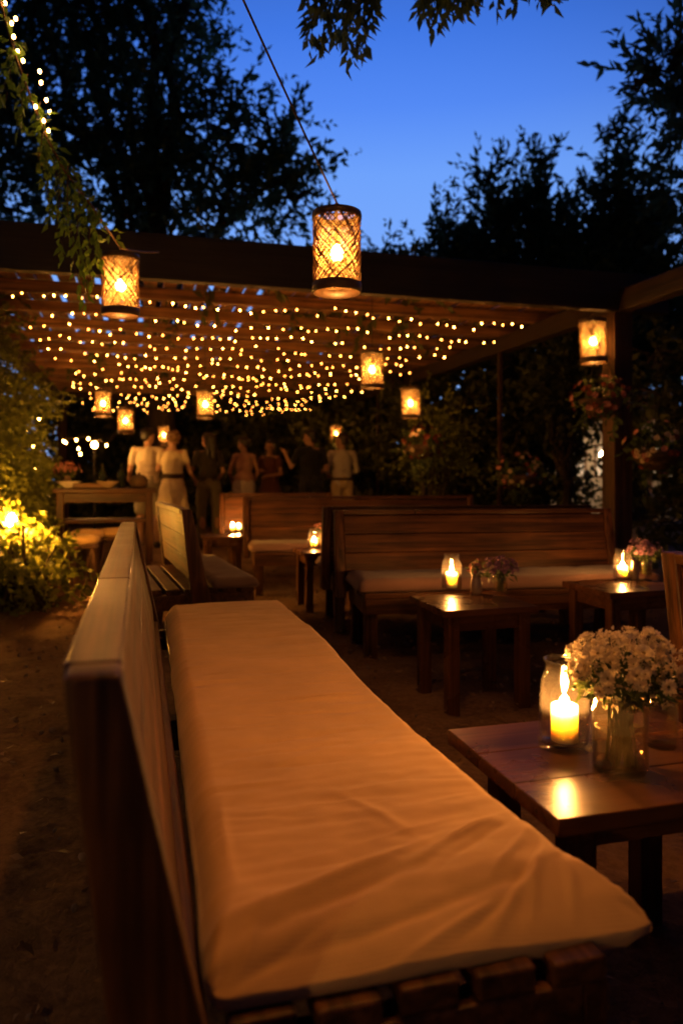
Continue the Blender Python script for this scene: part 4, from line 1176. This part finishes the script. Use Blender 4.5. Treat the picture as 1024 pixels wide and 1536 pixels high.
# hedge trees that close the garden behind the seats
hedge_specs = [
 ('bushy dark evergreen behind the standing guests, left of centre', 300, 10, 16.5, 150, 690),
 ('bushy dark evergreen behind the man in the black shirt', 440, 10, 16.0, 120, 690),
 ('bushy dark evergreen behind the man in the white shirt', 560, 10, 14.5, 110, 660),
 ('broad dark bush right of the flowering basket, behind the wide bench', 680, 10, 11.5, 105, 620),
 ('broad dark bush behind the thin post with the flower basket', 800, 10, 11.8, 100, 610),
 ('tall dark bush just left of the big pergola post', 848, 10, 10.5, 42, 560),
 ('tall dark bush filling the right edge behind the big post', 1040, 10, 9.0, 105, 600),
 ('pale green bush in the far gap behind the serving table', 120, 10, 17.0, 110, 690),
 ('tall dark evergreen standing behind the thin post and its flower basket', 735, 10, 14.8, 85, 610),
 ('tall dark evergreen closing the gap far behind the couple', 215, 10, 19.0, 90, 690),
 ('tall dark evergreen far behind the woman in the pink top', 380, 10, 18.5, 90, 690),
 ('tall dark evergreen far behind the small lantern over the man in white', 500, 10, 18.0, 80, 690),
]
for (lab, px, _, Y, w, pyc) in hedge_specs:
    base = at(px, 0, Y); base.z = 0
    bl = []
    far = Y > 13
    for k in range(22 if not far else 16):
        yy = random.uniform(500, 800) if not far else random.uniform(590, 770)
        if 'just left' in lab: yy = random.uniform(470, 640)
        bl.append(pb(px + random.uniform(-1, 1) * w * .8, yy, random.uniform(34, 60) * (0.8 if w < 90 else 1), Y + random.uniform(-.5, .5)))
    bl = [(a, b, max(c, .3), d, e, f) for (a, b, c, d, e, f) in bl]
    tree('hedge_tree', lab, tuple(base), 1.6, bl, 150 if not far else 130, 0.14 if not far else 0.22, 0.065 if not far else 0.11, 'leaf_dark', 0.09, 0.35, 0.1, 11, 'bushes closing the garden', 'bush', 0.2)

# ------------------------------------------------------------------ hanging flower baskets
def basket(label, p, r, petals, nf, drop, cord_to=None):
    t = thing('flower_basket', label, 'flower basket', p, 0, 'hanging flower baskets')
    bm = bmesh.new(); add_lathe(bm, [(0, -r * .75), (r * .45, -r * .68), (r * .8, -r * .3), (r * .92, 0), (r * .86, 0), (r * .7, -r * .28), (0, -r * .5)], 24, cap=False); obj('basket', bm, M['wicker'], t, True)
    bm = bmesh.new()
    for a in (0, 2.1, 4.2): add_tube(bm, [(r * .88 * math.cos(a), r * .88 * math.sin(a), 0), (0, 0, drop)], 0.003, 5)
    obj('chain', bm, M['iron'], t)
    foliage('leaves', [(0, 0, .05, r * .9, r * .9, r * .5), (r * .5, -r * .5, -.05, r * .5, r * .5, r * .5), (-r * .6, -.2 * r, -.08, r * .5, r * .5, r * .6)], 900, 0.055, 0.03, M['leaf_pot'], t, 0.14, 0.1, 9, 0.5)
    me = [daisy_mesh(0.028, 7, 2, M[q], M['petal_core']) for q in petals]
    for k in range(nf):
        d = Vector((random.gauss(0, 1), random.gauss(0, 1) - .5, random.gauss(0, .8) + .2)).normalized()
        o = bpy.data.objects.new('flower', me[k % len(me)]); link(o, t)
        o.location = Vector((d.x * r * 1.18, d.y * r * 1.18, d.z * r * .95 + .02)); o.rotation_euler = Vector((0, 0, 1)).rotation_difference(d).to_euler()
    return t
basket('basket of pale flowers fixed to the thin post behind the wide bench', at(778, 712, 8.1), 0.24, ['petal_cream', 'petal_pink', 'petal_red'], 34, 0.5)
basket('basket of red flowers hanging by the small lantern right of the guests', at(634, 668, 8.15), 0.20, ['petal_red', 'petal_red', 'petal_cream'], 40, 0.55)
basket('big basket of red flowers on the upper part of the corner post', at(900, 600, 6.15), 0.20, ['petal_red', 'petal_red', 'petal_pink'], 40, 0.5)
basket('wide flower basket on the outer right side of the corner post', at(985, 675, 6.3), 0.24, ['petal_red', 'petal_pink', 'petal_cream'], 40, 0.9)
s1 = at(640, 800, 8.7); s1.z = 0
shrub('flowering_shrub', 'leafy shrub lit yellow beside the small lantern right of the guests', [pb(655 + random.uniform(-26, 30), random.uniform(600, 720), 22, 8.7) for _ in range(16)], 330, 0.07, 0.04, 'leaf_vine', s1)
s2 = at(520, 800, 14.2); s2.z = 0
shrub('flowering_shrub', 'leafy shrub glowing around the far lantern over the man in white', [pb(520 + random.uniform(-26, 30), random.uniform(640, 780), 22, 14.6) for _ in range(16)], 160, 0.10, 0.055, 'leaf_vine', s2)

# ------------------------------------------------------------------ serving table at left
st = at(160, 0, 8.9)
ST = thing('serving_table', 'rustic counter table with food and bottles at the left, near the couple', 'counter table', (st.x, st.y, 0), YAW)
bm = bmesh.new()
for k in range(4): add_box(bm, (0, -.27 + k * .18, .885), (1.15, .172, .05), bev=.006)
obj('tabletop', bm, M['benchX'], ST)
for x in (-.5, .5):
    for y in (-.27, .27):
        bm = bmesh.new(); add_box(bm, (x, y, .42), (.08, .08, .878), bev=.006); obj('leg', bm, M['benchZ'], ST)
bm = bmesh.new(); add_box(bm, (0, 0, .52), (1.08, .5, .035)); obj('shelf', bm, M['benchX'], ST)
bm = bmesh.new(); add_box(bm, (0, -.30, .80), (.91, .03, .11)); add_box(bm, (0, .30, .80), (.91, .03, .11)); obj('apron', bm, M['benchX'], ST)
def on_st(u, v, z=.911): return Vector((st.x, st.y, 0)) + U * u + V * v + Vector((0, 0, z))
def lathe_thing(name, prof, mat, p, label, cat, group=None):
    bm = bmesh.new(); add_lathe(bm, prof, 24, cap=False); o = obj(name, bm, M[mat], None, True); o.location = p
    return tag(o, label, cat, group)
BOT = [(0, 0), (.035, 0), (.037, .01), (.037, .17), (.03, .2), (.014, .23), (.013, .28), (.016, .285), (.016, .30), (0, .30)]
lathe_thing('wine_bottle', BOT, 'bottle', on_st(-.05, .12), 'dark bottle standing near the middle of the serving table', 'bottle', 'bottles on the serving table')
lathe_thing('wine_bottle', BOT, 'bottle', on_st(.17, .15), 'dark bottle nearest the man in the cream shirt on the serving table', 'bottle', 'bottles on the serving table')
BOWL = [(0, 0), (.05, 0), (.055, .01), (.13, .075), (.135, .085), (.125, .08), (.05, .018), (0, .015)]
lathe_thing('serving_bowl', BOWL, 'ceramic', on_st(.02, -.15), 'brown bowl at the front of the serving table', 'bowl')
lathe_thing('serving_bowl', BOWL, 'white_china', on_st(-.42, -.12), 'white bowl on the left end of the serving table', 'bowl')
lathe_thing('lidded_pot', [(0, 0), (.08, 0), (.105, .03), (.11, .10), (.09, .13), (.095, .135), (.05, .16), (.015, .17), (.02, .185), (0, .195)], 'wicker', on_st(.38, -.05), 'round lidded pot on the right end of the serving table', 'pot')
bm = bmesh.new(); add_box(bm, (0, 0, .012), (.34, .22, .02)); 
for s in (-1, 1): add_box(bm, (0, s * .105, .035), (.34, .012, .05)); add_box(bm, (s * .165, 0, .036), (.012, .198, .05))
o = obj('wooden_tray', bm, M['rusticX']); o.location = on_st(-.2, -.1); o.rotation_euler = (0, 0, YAW); tag(o, 'open wooden tray on the serving table between the bowls', 'tray')
p = on_st(-.46, .14); small_pot('glazed vase at the left end of the serving table', p, .05, .15)
bouquet('pink and pale bouquet at the left end of the serving table', p, .22, .13, .1, 34, .03, 'petal_pink', .15, .03, 120)
# pouffes and stools below the counter
def stool(label, p, rz):
    t = thing('cushioned_stool', label, 'stool', p, rz, 'stools by the serving table')
    bm = bmesh.new(); add_lathe(bm, [(0, .34), (.165, .34), (.17, .35), (.17, .37), (.165, .38), (0, .38)], 24, cap=False); obj('seat', bm, M['rusticX'], t)
    bm = bmesh.new(); add_lathe(bm, [(0, .381), (.15, .381), (.18, .40), (.185, .425), (.16, .455), (.08, .47), (0, .472)], 24, cap=False); obj('seat_pad', bm, M['cushion'], t, True)
    for a in (0.78, 2.35, 3.93, 5.5):
        bm = bmesh.new(); add_bar(bm, (.11 * math.cos(a), .11 * math.sin(a), .338), (.16 * math.cos(a), .16 * math.sin(a), -.02), .035, .035, (0, 1, 0)); obj('leg', bm, M['rusticZ'], t)
    return t
sp_ = at(132, 0, 8.1); s0 = stool('padded stool in front of the serving table, left of the pair', (sp_.x, sp_.y, 0), .2)
sp_ = at(172, 0, 8.3); dup(s0, (sp_.x, sp_.y, 0), 1.0, 'padded stool in front of the serving table, beside the man in shorts')
sp_ = at(122, 0, 7.35); dup(s0, (sp_.x, sp_.y, 0), .6, 'padded stool standing nearest the foreground, by the low shrub')
def crate(label, p, rz, w=.42, d=.30, h=.28):
    bm = bmesh.new()
    for z in (.05, .14, .23):
        for sy in (-1, 1): add_box(bm, (0, sy * (d / 2 - .008), z), (w, .014, .07), bev=.003)
        for sx in (-1, 1): add_box(bm, (sx * (w / 2 - .008), 0, z), (.014, d - .034, .07), bev=.003)
    for sx in (-1, 1):
        for sy in (-1, 1): add_box(bm, (sx * (w / 2 - .03), sy * (d / 2 - .028), h / 2), (.03, .024, h), bev=.003)
    add_box(bm, (0, 0, .012), (w - .034, d - .034, .014), bev=.002)
    o = obj('wooden_crate', bm, M['rusticX']); o.location = p; o.rotation_euler = (0, 0, rz)
    return tag(o, label, 'crate')
sp_ = at(185, 0, 8.75); crate('slatted wooden crate on the earth under the right end of the serving table', (sp_.x, sp_.y, 0), YAW + .1)
sp_ = at(140, 0, 8.85); crate('slatted wooden crate on the earth under the middle of the serving table', (sp_.x, sp_.y, 0), YAW - .15)
bm = bmesh.new(); add_lathe(bm, [(0, 0), (.19, 0), (.175, .08), (.165, .3), (.17, .36), (.16, .37), (0, .372)], 22, cap=False); o = obj('log_stump', bm, M['bark'], None, True)
sp_ = at(98, 0, 8.0); o.location = (sp_.x, sp_.y, 0); tag(o, 'sawn log stump on the earth between the shrub and the padded stools', 'log')
# row of bigger bulbs over the serving table
sb = [at(80, 640, 10.2), at(96, 662, 10.2), at(115, 660, 10.2), at(133, 658, 10.2), at(160, 668, 10.2), at(178, 650, 10.2)]
bm = bmesh.new(); add_tube(bm, [q_ + Vector((0, 0, .03)) for q_ in sb], .004, 6)
w = tag(obj('string_lights', bm, M['wire']), 'short string of larger bulbs hanging over the serving table', 'string lights')
bmm = bulb_mesh(0.014); bmm.materials.append(M['tablebulb'])
for q_ in sb[1:5] + [at(99, 664, 10.0), at(118, 673, 10.1), at(121, 681, 10.1)]:
    o = bpy.data.objects.new('bulb', bmm); link(o, w); o.location = q_
hb = [(-5.48, v_ + random.uniform(-.1, .1), 1.15 + 0.45 * math.sin(v_ * 2.1) + random.uniform(-.15, .15) + 0.12 * (v_ - 2)) for v_ in np.linspace(1.2, 6.2, 24)]
hb = [pgw(u_ + .1 * math.sin(w_ * 5), w_, z_) for u_, w_, z_ in hb]
bm = bmesh.new(); add_tube(bm, hb, .003, 5)
w = tag(obj('string_lights', bm, M['wire']), 'string of warm bulbs woven through the climbers along the left side', 'string lights')
bmh = bulb_mesh(0.011); bmh.materials.append(M['tablebulb'])
for q_ in hb:
    o = bpy.data.objects.new('bulb', bmh); link(o, w); o.location = q_ + Vector((random.uniform(-.04, .04), random.uniform(-.04, .04), -.02))
gp = at(142, 690, 10.4)
tl = thing('globe_lamp', 'glowing globe lamp on a pole behind the serving table', 'lamp', (gp.x, gp.y, 0))
bm = bmesh.new(); add_tube(bm, [(0, 0, -.02), (0, 0, 1.44)], .018, 10); obj('pole', bm, M['iron'], tl)
bm = bmesh.new(); add_ell(bm, (0, 0, 1.50), (.042, .042, .042), None, 14); obj('globe', bm, M['bulb'], tl, True)

# ------------------------------------------------------------------ far cottage glimpsed at right
cp = at(925, 0, 19.0)
ct = thing('cottage', 'pale cottage with lit windows glimpsed beyond the big pergola post', 'cottage', (cp.x, cp.y, 0), R(-8))
bm = bmesh.new(); add_box(bm, (0, 1.5, 1.25), (3.6, 3.0, 2.5), bev=.01); obj('wall', bm, M['sand_wall'], ct)
bm = bmesh.new(); add_prism(bm, [(-2.1, 2.502), (2.1, 2.502), (0, 3.7)], -.3, 3.3, .01); obj('roof', bm, M['roof_tile'], ct)
M['pane'] = emit('lit window pane', (1.0, 0.66, 0.36), 0.8)
for x in (-1.1, -0.25, 1.15):
    bm = bmesh.new()
    for (dx, dz, sx, sz) in ((-.3, 0, .05, .85), (.3, 0, .05, .85), (0, .4, .55, .05), (0, -.4, .55, .05), (0, 0, .55, .03)): add_box(bm, (x + dx, -.02, 1.45 + dz), (sx, .06, sz), bev=.003)
    f = obj('window', bm, M['rusticZ'], ct)
    bm = bmesh.new(); add_box(bm, (x, -.006, 1.45), (.54, .006, .74), bev=0); obj('pane', bm, M['pane'], f)
bm = bmesh.new(); add_box(bm, (.48, -.02, 1.0), (.72, .05, 2.0), bev=.004); dr = obj('door', bm, M['rusticZ'], ct)
bm = bmesh.new(); add_ell(bm, (.2 + .0, -.06, 1.0), (.025, .025, .025)); obj('handle', bm, M['iron'], dr)
# white garden table and low wall in front of the cottage
wp = at(965, 0, 13.5)
gt = thing('garden_table', 'pale garden table seen right of the big post before the cottage', 'table', (wp.x, wp.y, 0), R(-10))
bm = bmesh.new(); add_box(bm, (0, 0, .72), (1.3, .7, .04)); obj('tabletop', bm, M['white_china'], gt)
for x in (-.55, .55):
    for y in (-.28, .28):
        bm = bmesh.new(); add_box(bm, (x, y, .345), (.05, .05, .71)); obj('leg', bm, M['white_china'], gt)
wl = at(930, 0, 12.0)
bm = bmesh.new(); add_box(bm, (0, 0, .14), (2.6, .3, .34), bev=.02)
o = obj('low_wall', bm, M['sand_wall']); o.location = (wl.x, wl.y, 0); o.rotation_euler = (0, 0, R(5)); tag(o, 'low pale garden wall behind the big pergola post', 'wall')
hp = at(905, 0, 17.6)
M['porch'] = emit('porch lamp globe', (1.0, 0.62, 0.30), 160.0)
pl_ = thing('porch_lamp', 'white post lamp burning beside the cottage beyond the pergola post', 'lamp', (hp.x, hp.y, 0))
bm = bmesh.new(); add_tube(bm, [(0, 0, -.02), (0, 0, 1.45)], .025, 10); obj('pole', bm, M['iron'], pl_)
bm = bmesh.new(); add_ell(bm, (0, 0, 1.56), (.10, .10, .11), None, 14); obj('globe', bm, M['porch'], pl_, True)

# ------------------------------------------------------------------ people
def make_person(label, px, Y, rz, H=1.72, skin='skin', head_turn=0.0, head_tilt=0.0, arms=None, female=False, hair=('short', (0.03, 0.02, 0.014)), top=None, bottom=None, belt=None, stance=0.0):
    base = at(px, 0, Y); base.z = 0
    s = H / 1.72
    t = thing('person', label, 'person', base, rz, 'evening guests')
    t.scale = (s, s, s)
    sw = 0.165 if female else 0.19
    arms = arms or {}
    bm = bmesh.new()
    # torso
    add_ell(bm, (0, 0, 1.27), (sw * 0.86, 0.105, 0.19)); add_ell(bm, (0, 0.005, 1.10), (0.125 if female else 0.145, 0.095, 0.16)); add_ell(bm, (0, -0.01, 0.95), (0.165 if female else 0.16, 0.115, 0.13))
    add_cap(bm, (-sw + .02, 0, 1.405), (sw - .02, 0, 1.405), 0.052, 0.052)
    add_cap(bm, (0, -0.005, 1.40), (0, 0.015, 1.53), 0.056, 0.050)
    # legs and feet
    for sd in (-1, 1):
        kx = 0.105 + (0.02 if sd > 0 else 0) ; fy = stance * sd
        hip, knee, ank = (sd * 0.088, -0.01, 0.92), (sd * kx, 0.02 + fy * .5, 0.49), (sd * kx, -0.03 + fy, 0.085)
        add_cap(bm, hip, knee, 0.088, 0.055); add_cap(bm, knee, ank, 0.056, 0.036)
        add_ell(bm, (sd * kx, -0.035 + fy * .75, 0.36), (0.05, 0.055, 0.11))
        add_cap(bm, (sd * kx, -0.05 + fy, 0.040), (sd * (kx + .025), 0.15 + fy, 0.028), 0.040, 0.028)
    # arms and hands
    AR = {}
    for sd, key in ((-1, 'L'), (1, 'R')):
        el, wr = arms.get(key, ((sd * (sw + 0.07), -0.03, 1.12), (sd * (sw + 0.06), 0.06, 0.87)))
        sh = (sd * (sw - 0.005), 0, 1.40); AR[sd] = (sh, el, wr)
        add_cap(bm, sh, el, 0.050 if not female else .043, 0.038 if not female else .033); add_cap(bm, el, wr, 0.038 if not female else .034, 0.026)
        e, w_ = Vector(el), Vector(wr); f = (w_ - e).normalized()
        side = f.cross(Vector((0, 0, 1)));  side = side.normalized() if side.length > .1 else Vector((1, 0, 0)); nn = side.cross(f).normalized()
        add_cap(bm, w_, w_ + f * 0.075, 0.026, 0.030)
        add_cap(bm, w_ + f * .04 + side * .018, w_ + f * .08 + side * .018, 0.018, 0.017); add_cap(bm, w_ + f * .04 - side * .018, w_ + f * .08 - side * .018, 0.018, 0.017)
        for q, (o_, ln) in enumerate(((-.030, .060), (-.010, .075), (.010, .070), (.030, .052))):
            k0 = w_ + f * .085 + side * o_; k1 = k0 + f * ln * .55 - nn * .006; k2 = k1 + f * ln * .35 - nn * .022
            add_cap(bm, k0, k1, .0105, .0095, 8); add_cap(bm, k1, k2, .0095, .008, 8)
        th0_ = w_ + f * .025 + side * .028 * -sd; th1_ = th0_ + f * .04 + side * .028 * -sd - nn * .012
        add_cap(bm, th0_, th1_, .013, .011, 8); add_cap(bm, th1_, th1_ + f * .028, .011, .009, 8)
    # head
    hm = Matrix.Translation((0, 0.015, 1.50)) @ Matrix.Rotation(head_turn, 4, 'Z') @ Matrix.Rotation(head_tilt, 4, 'X')
    def hp_(x, y, z): return hm @ Vector((x, y, z))
    hr = hm.to_3x3()
    add_ell(bm, hp_(0, 0.005, 0.125), (0.074, 0.092, 0.100), hr); add_ell(bm, hp_(0, 0.035, 0.065), (0.055, 0.062, 0.065), hr); add_ell(bm, hp_(0, 0.075, 0.022), (0.026, 0.022, 0.02), hr)
    add_cap(bm, hp_(0, 0.092, 0.118), hp_(0, 0.112, 0.080), 0.010, 0.014, 8)
    add_cap(bm, hp_(-.02, 0.088, 0.048), hp_(.02, 0.088, 0.048), .009, .009, 8)
    add_cap(bm, hp_(-.045, 0.078, 0.128), hp_(.045, 0.078, 0.128), .011, .011, 8)
    for sd in (-1, 1): add_ell(bm, hp_(sd * .076, -0.005, 0.095), (.011, .022, .032), hr)
    body = remeshed('body', bm, M[skin], t, 0.0085, 4)
    for sd in (-1, 1):
        bm = bmesh.new(); add_ell(bm, hp_(sd * .031, 0.088, 0.108), (.012, .008, .007), hr, 10); obj('eye', bm, M['eye'], t, True)
    # hair
    kind, hc = hair
    hmname = 'hair %.3f' % sum(hc)
    hmat = M.setdefault(hmname, plain(hmname, hc, 0.45, 0.35, 60, 0.6))
    bm = bmesh.new()
    add_ell(bm, hp_(0, -0.018, 0.145), (0.084, 0.096, 0.092), hr); add_ell(bm, hp_(0, 0.035, 0.190), (0.068, 0.060, 0.042), hr)
    if kind == 'short': add_ell(bm, hp_(0, -0.055, 0.095), (0.068, 0.05, 0.065), hr)
    if kind == 'curly':
        for _ in range(26):
            d = Vector((random.gauss(0, 1), random.gauss(-.5, .8), random.gauss(.5, .7))).normalized(); add_ell(bm, hp_(d.x * .085, -0.015 + d.y * .095, .14 + d.z * .09), (.03, .03, .03), None, 10)
    if kind in ('long', 'wavy'):
        add_cap(bm, hp_(0, -0.07, 0.13), hp_(0, -0.105, -0.15), 0.075, 0.055); add_cap(bm, hp_(-.06, -0.03, 0.11), hp_(-.075, -0.07, -0.13), 0.036, 0.03); add_cap(bm, hp_(.06, -0.03, 0.11), hp_(.075, -0.07, -0.13), 0.036, 0.03)
    if kind == 'bun':
        add_ell(bm, hp_(0, -0.055, 0.095), (0.066, 0.05, 0.06), hr); add_ell(bm, hp_(0, -0.115, 0.17), (.045, .045, .045), hr)
    remeshed('hair', bm, hmat, t, 0.009, 3, 0.012)
    # garments: closed shells a little outside the body
    g = 0.014
    def cm(col):
        nm = 'garment %.3f %.3f %.3f' % col
        if nm not in M: M[nm] = cloth(nm, col, 300, 0.9, 0.10, 0.2)
        return M[nm]
    if top:
        style, col = top
        bm = bmesh.new()
        add_ell(bm, (0, 0, 1.27), (sw * 0.86 + g, 0.105 + g, 0.195)); add_ell(bm, (0, 0.003, 1.10), ((0.125 if female else 0.155) + g, 0.098 + g, 0.19))
        add_cap(bm, (-sw + .03, 0, 1.400), (sw - .03, 0, 1.400), 0.060, 0.060); add_cap(bm, (0, -.005, 1.41), (0, .004, 1.462), .062, .057)
        low = 0.90 if style in ('tee', 'shirt') else 0.98
        add_ell(bm, (0, -0.008, low + .06), ((0.16 if female else 0.165) + g, 0.112 + g, 0.12))
        if style in ('tee', 'shirt', 'long'):
            for sd in (-1, 1):
                sh, el, wr = [Vector(q) for q in AR[sd]]
                if style == 'tee': add_cap(bm, sh, sh.lerp(el, 0.62), 0.062, 0.056)
                elif style == 'shirt': add_cap(bm, sh, el, 0.060, 0.050); add_cap(bm, el, el.lerp(wr, .25), .050, .046)
                else: add_cap(bm, sh, el, 0.058, 0.048); add_cap(bm, el, el.lerp(wr, .92), .047, .036)
        remeshed('blouse' if female else 'shirt', bm, cm(col), t, 0.010, 5, 0.011)
    if bottom:
        style, col = bottom
        bm = bmesh.new()
        if style in ('trousers', 'shorts'):
            add_ell(bm, (0, -0.010, 0.95), (0.163 + g, 0.116 + g, 0.125))
            for sd in (-1, 1):
                kx = 0.105 + (0.02 if sd > 0 else 0); fy = stance * sd
                hip, knee, ank = Vector((sd * 0.088, -0.01, 0.92)), Vector((sd * kx, 0.02 + fy * .5, 0.49)), Vector((sd * kx, -0.03 + fy, 0.10))
                if style == 'trousers': add_cap(bm, hip, knee, 0.102, 0.074); add_cap(bm, knee, ank, 0.074, 0.062)
                else: add_cap(bm, hip, hip.lerp(knee, .88), 0.104, 0.092)
            nm = style
        elif style == 'skirt':
            add_lathe(bm, [(0, 0.60), (.17, .60), (.18, .62), (.185, .80), (.185, .94), (.15, 1.06), (.135, 1.075), (0, 1.075)], 28, cap=False); bmesh.ops.scale(bm, vec=(1, .76, 1), verts=bm.verts[:]); nm = 'skirt'
        else:   # dress: bodice and flared skirt in one
            prof = [(0, 0.50), (.235, .50), (.24, .515), (.22, .68), (.19, .88), (.155, 1.02), (.142, 1.10), (.152, 1.20), (.165, 1.30), (.15, 1.40), (.09, 1.445), (0, 1.45)]
            add_lathe(bm, prof, 36, cap=False)
            for v in bm.verts:
                a = math.atan2(v.co.y, v.co.x); k = max(0.0, (0.95 - v.co.z) / .45)
                q = 1 + 0.07 * k * math.sin(a * 9 + 1.0); v.co.x *= q; v.co.y *= q * .74
            for sd in (-1, 1):
                sh, el, wr = [Vector(q) for q in AR[sd]]; add_cap(bm, sh, sh.lerp(el, .45), .058, .056)
            nm = 'dress'
        remeshed(nm, bm, cm(col), t, 0.010, 4, 0.012)
    if belt:
        wz, rx, ry, hh, col = belt
        bm = bmesh.new(); add_lathe(bm, [(rx, wz - hh), (rx + .012, wz - hh), (rx + .014, wz), (rx + .012, wz + hh), (rx, wz + hh), (rx, wz - hh)], 36, cap=False)
        bmesh.ops.scale(bm, vec=(1, ry / rx, 1), verts=bm.verts[:]); obj('belt', bm, cm(col), t, True)
    for sd in (-1, 1):
        bm = bmesh.new(); kx = 0.105 + (0.02 if sd > 0 else 0); fy = stance * sd
        add_cap(bm, (sd * kx, -0.055 + fy, 0.044), (sd * (kx + .025), 0.155 + fy, 0.034), 0.050, 0.037)
        remeshed('shoe', bm, cm((0.05, 0.035, 0.025)), t, 0.010, 3)
    return t

BL = (0.018, 0.013, 0.010)
make_person('man in a cream t-shirt and grey shorts, back turned, reaching left to the serving table', 222, 10.85, R(12), 1.76, 'skin', R(-45), 0, {'L': ((-.25, .03, 1.12), (-.27, .25, 1.03)), 'R': ((.25, .03, 1.14), (.16, .26, 1.12))}, False, ('short', BL), ('tee', (0.62, 0.53, 0.40)), ('shorts', (0.30, 0.27, 0.22)), None, .03)
make_person('woman in a knee length cream dress with dark belt, hand lifted to chin', 259, 10.6, R(8), 1.70, 'skin', R(30), 0, {'L': ((-.22, .10, 1.16), (-.12, .20, 1.40)), 'R': ((.25, -.01, 1.13), (.33, .18, .99))}, True, ('curly', (0.20, 0.11, 0.05)), None, ('dress', (0.66, 0.55, 0.38)), (1.07, .148, .112, .035, (0.05, 0.03, 0.02)), .04)
make_person('woman with long dark hair in a black top and olive trousers, glancing left', 313, 10.9, R(25), 1.70, 'tan_skin', R(38), 0, {'L': ((-.22, .12, 1.16), (-.14, .27, 1.36)), 'R': ((.22, -.02, 1.14), (.20, .20, 1.02))}, True, ('long', BL), ('tee', (0.035, 0.028, 0.024)), ('trousers', (0.12, 0.10, 0.06)))
make_person('woman in a dusty pink sleeveless top and pale skirt, hair pinned up', 366, 12.0, R(18), 1.69, 'tan_skin', R(50), 0, {'L': ((-.24, .02, 1.13), (-.16, .22, 1.02)), 'R': ((.23, -.03, 1.13), (.19, .16, .98))}, True, ('bun', (0.025, 0.016, 0.012)), ('vest', (0.36, 0.20, 0.17)), ('skirt', (0.42, 0.36, 0.36)))
make_person('woman in a dark rust dress turned towards the camera among the guests', 405, 12.4, R(165), 1.66, 'tan_skin', R(15), 0, {'L': ((-.22, .05, 1.13), (-.07, .24, 1.10)), 'R': ((.22, .06, 1.13), (.08, .25, 1.18))}, True, ('wavy', (0.03, 0.018, 0.012)), None, ('dress', (0.10, 0.035, 0.025)))
make_person('man in a black t-shirt and dark trousers with one hand raised to the left', 466, 11.4, R(22), 1.77, 'skin', R(48), 0, {'L': ((-.27, .12, 1.17), (-.30, .30, 1.36)), 'R': ((.26, .0, 1.13), (.20, .22, 1.08))}, False, ('short', BL), ('tee', (0.022, 0.022, 0.024)), ('trousers', (0.03, 0.03, 0.032)))
make_person('man in a white shirt and cream trousers with a belt, standing alone at right', 513, 11.8, R(20), 1.74, 'skin', R(42), 0, {'L': ((-.26, .02, 1.14), (-.15, .24, 1.08)), 'R': ((.26, .02, 1.14), (.17, .24, 1.06))}, False, ('short', (0.05, 0.03, 0.018)), ('shirt', (0.62, 0.56, 0.50)), ('trousers', (0.62, 0.48, 0.28)), (1.00, .172, .128, .020, (0.10, 0.06, 0.035)))
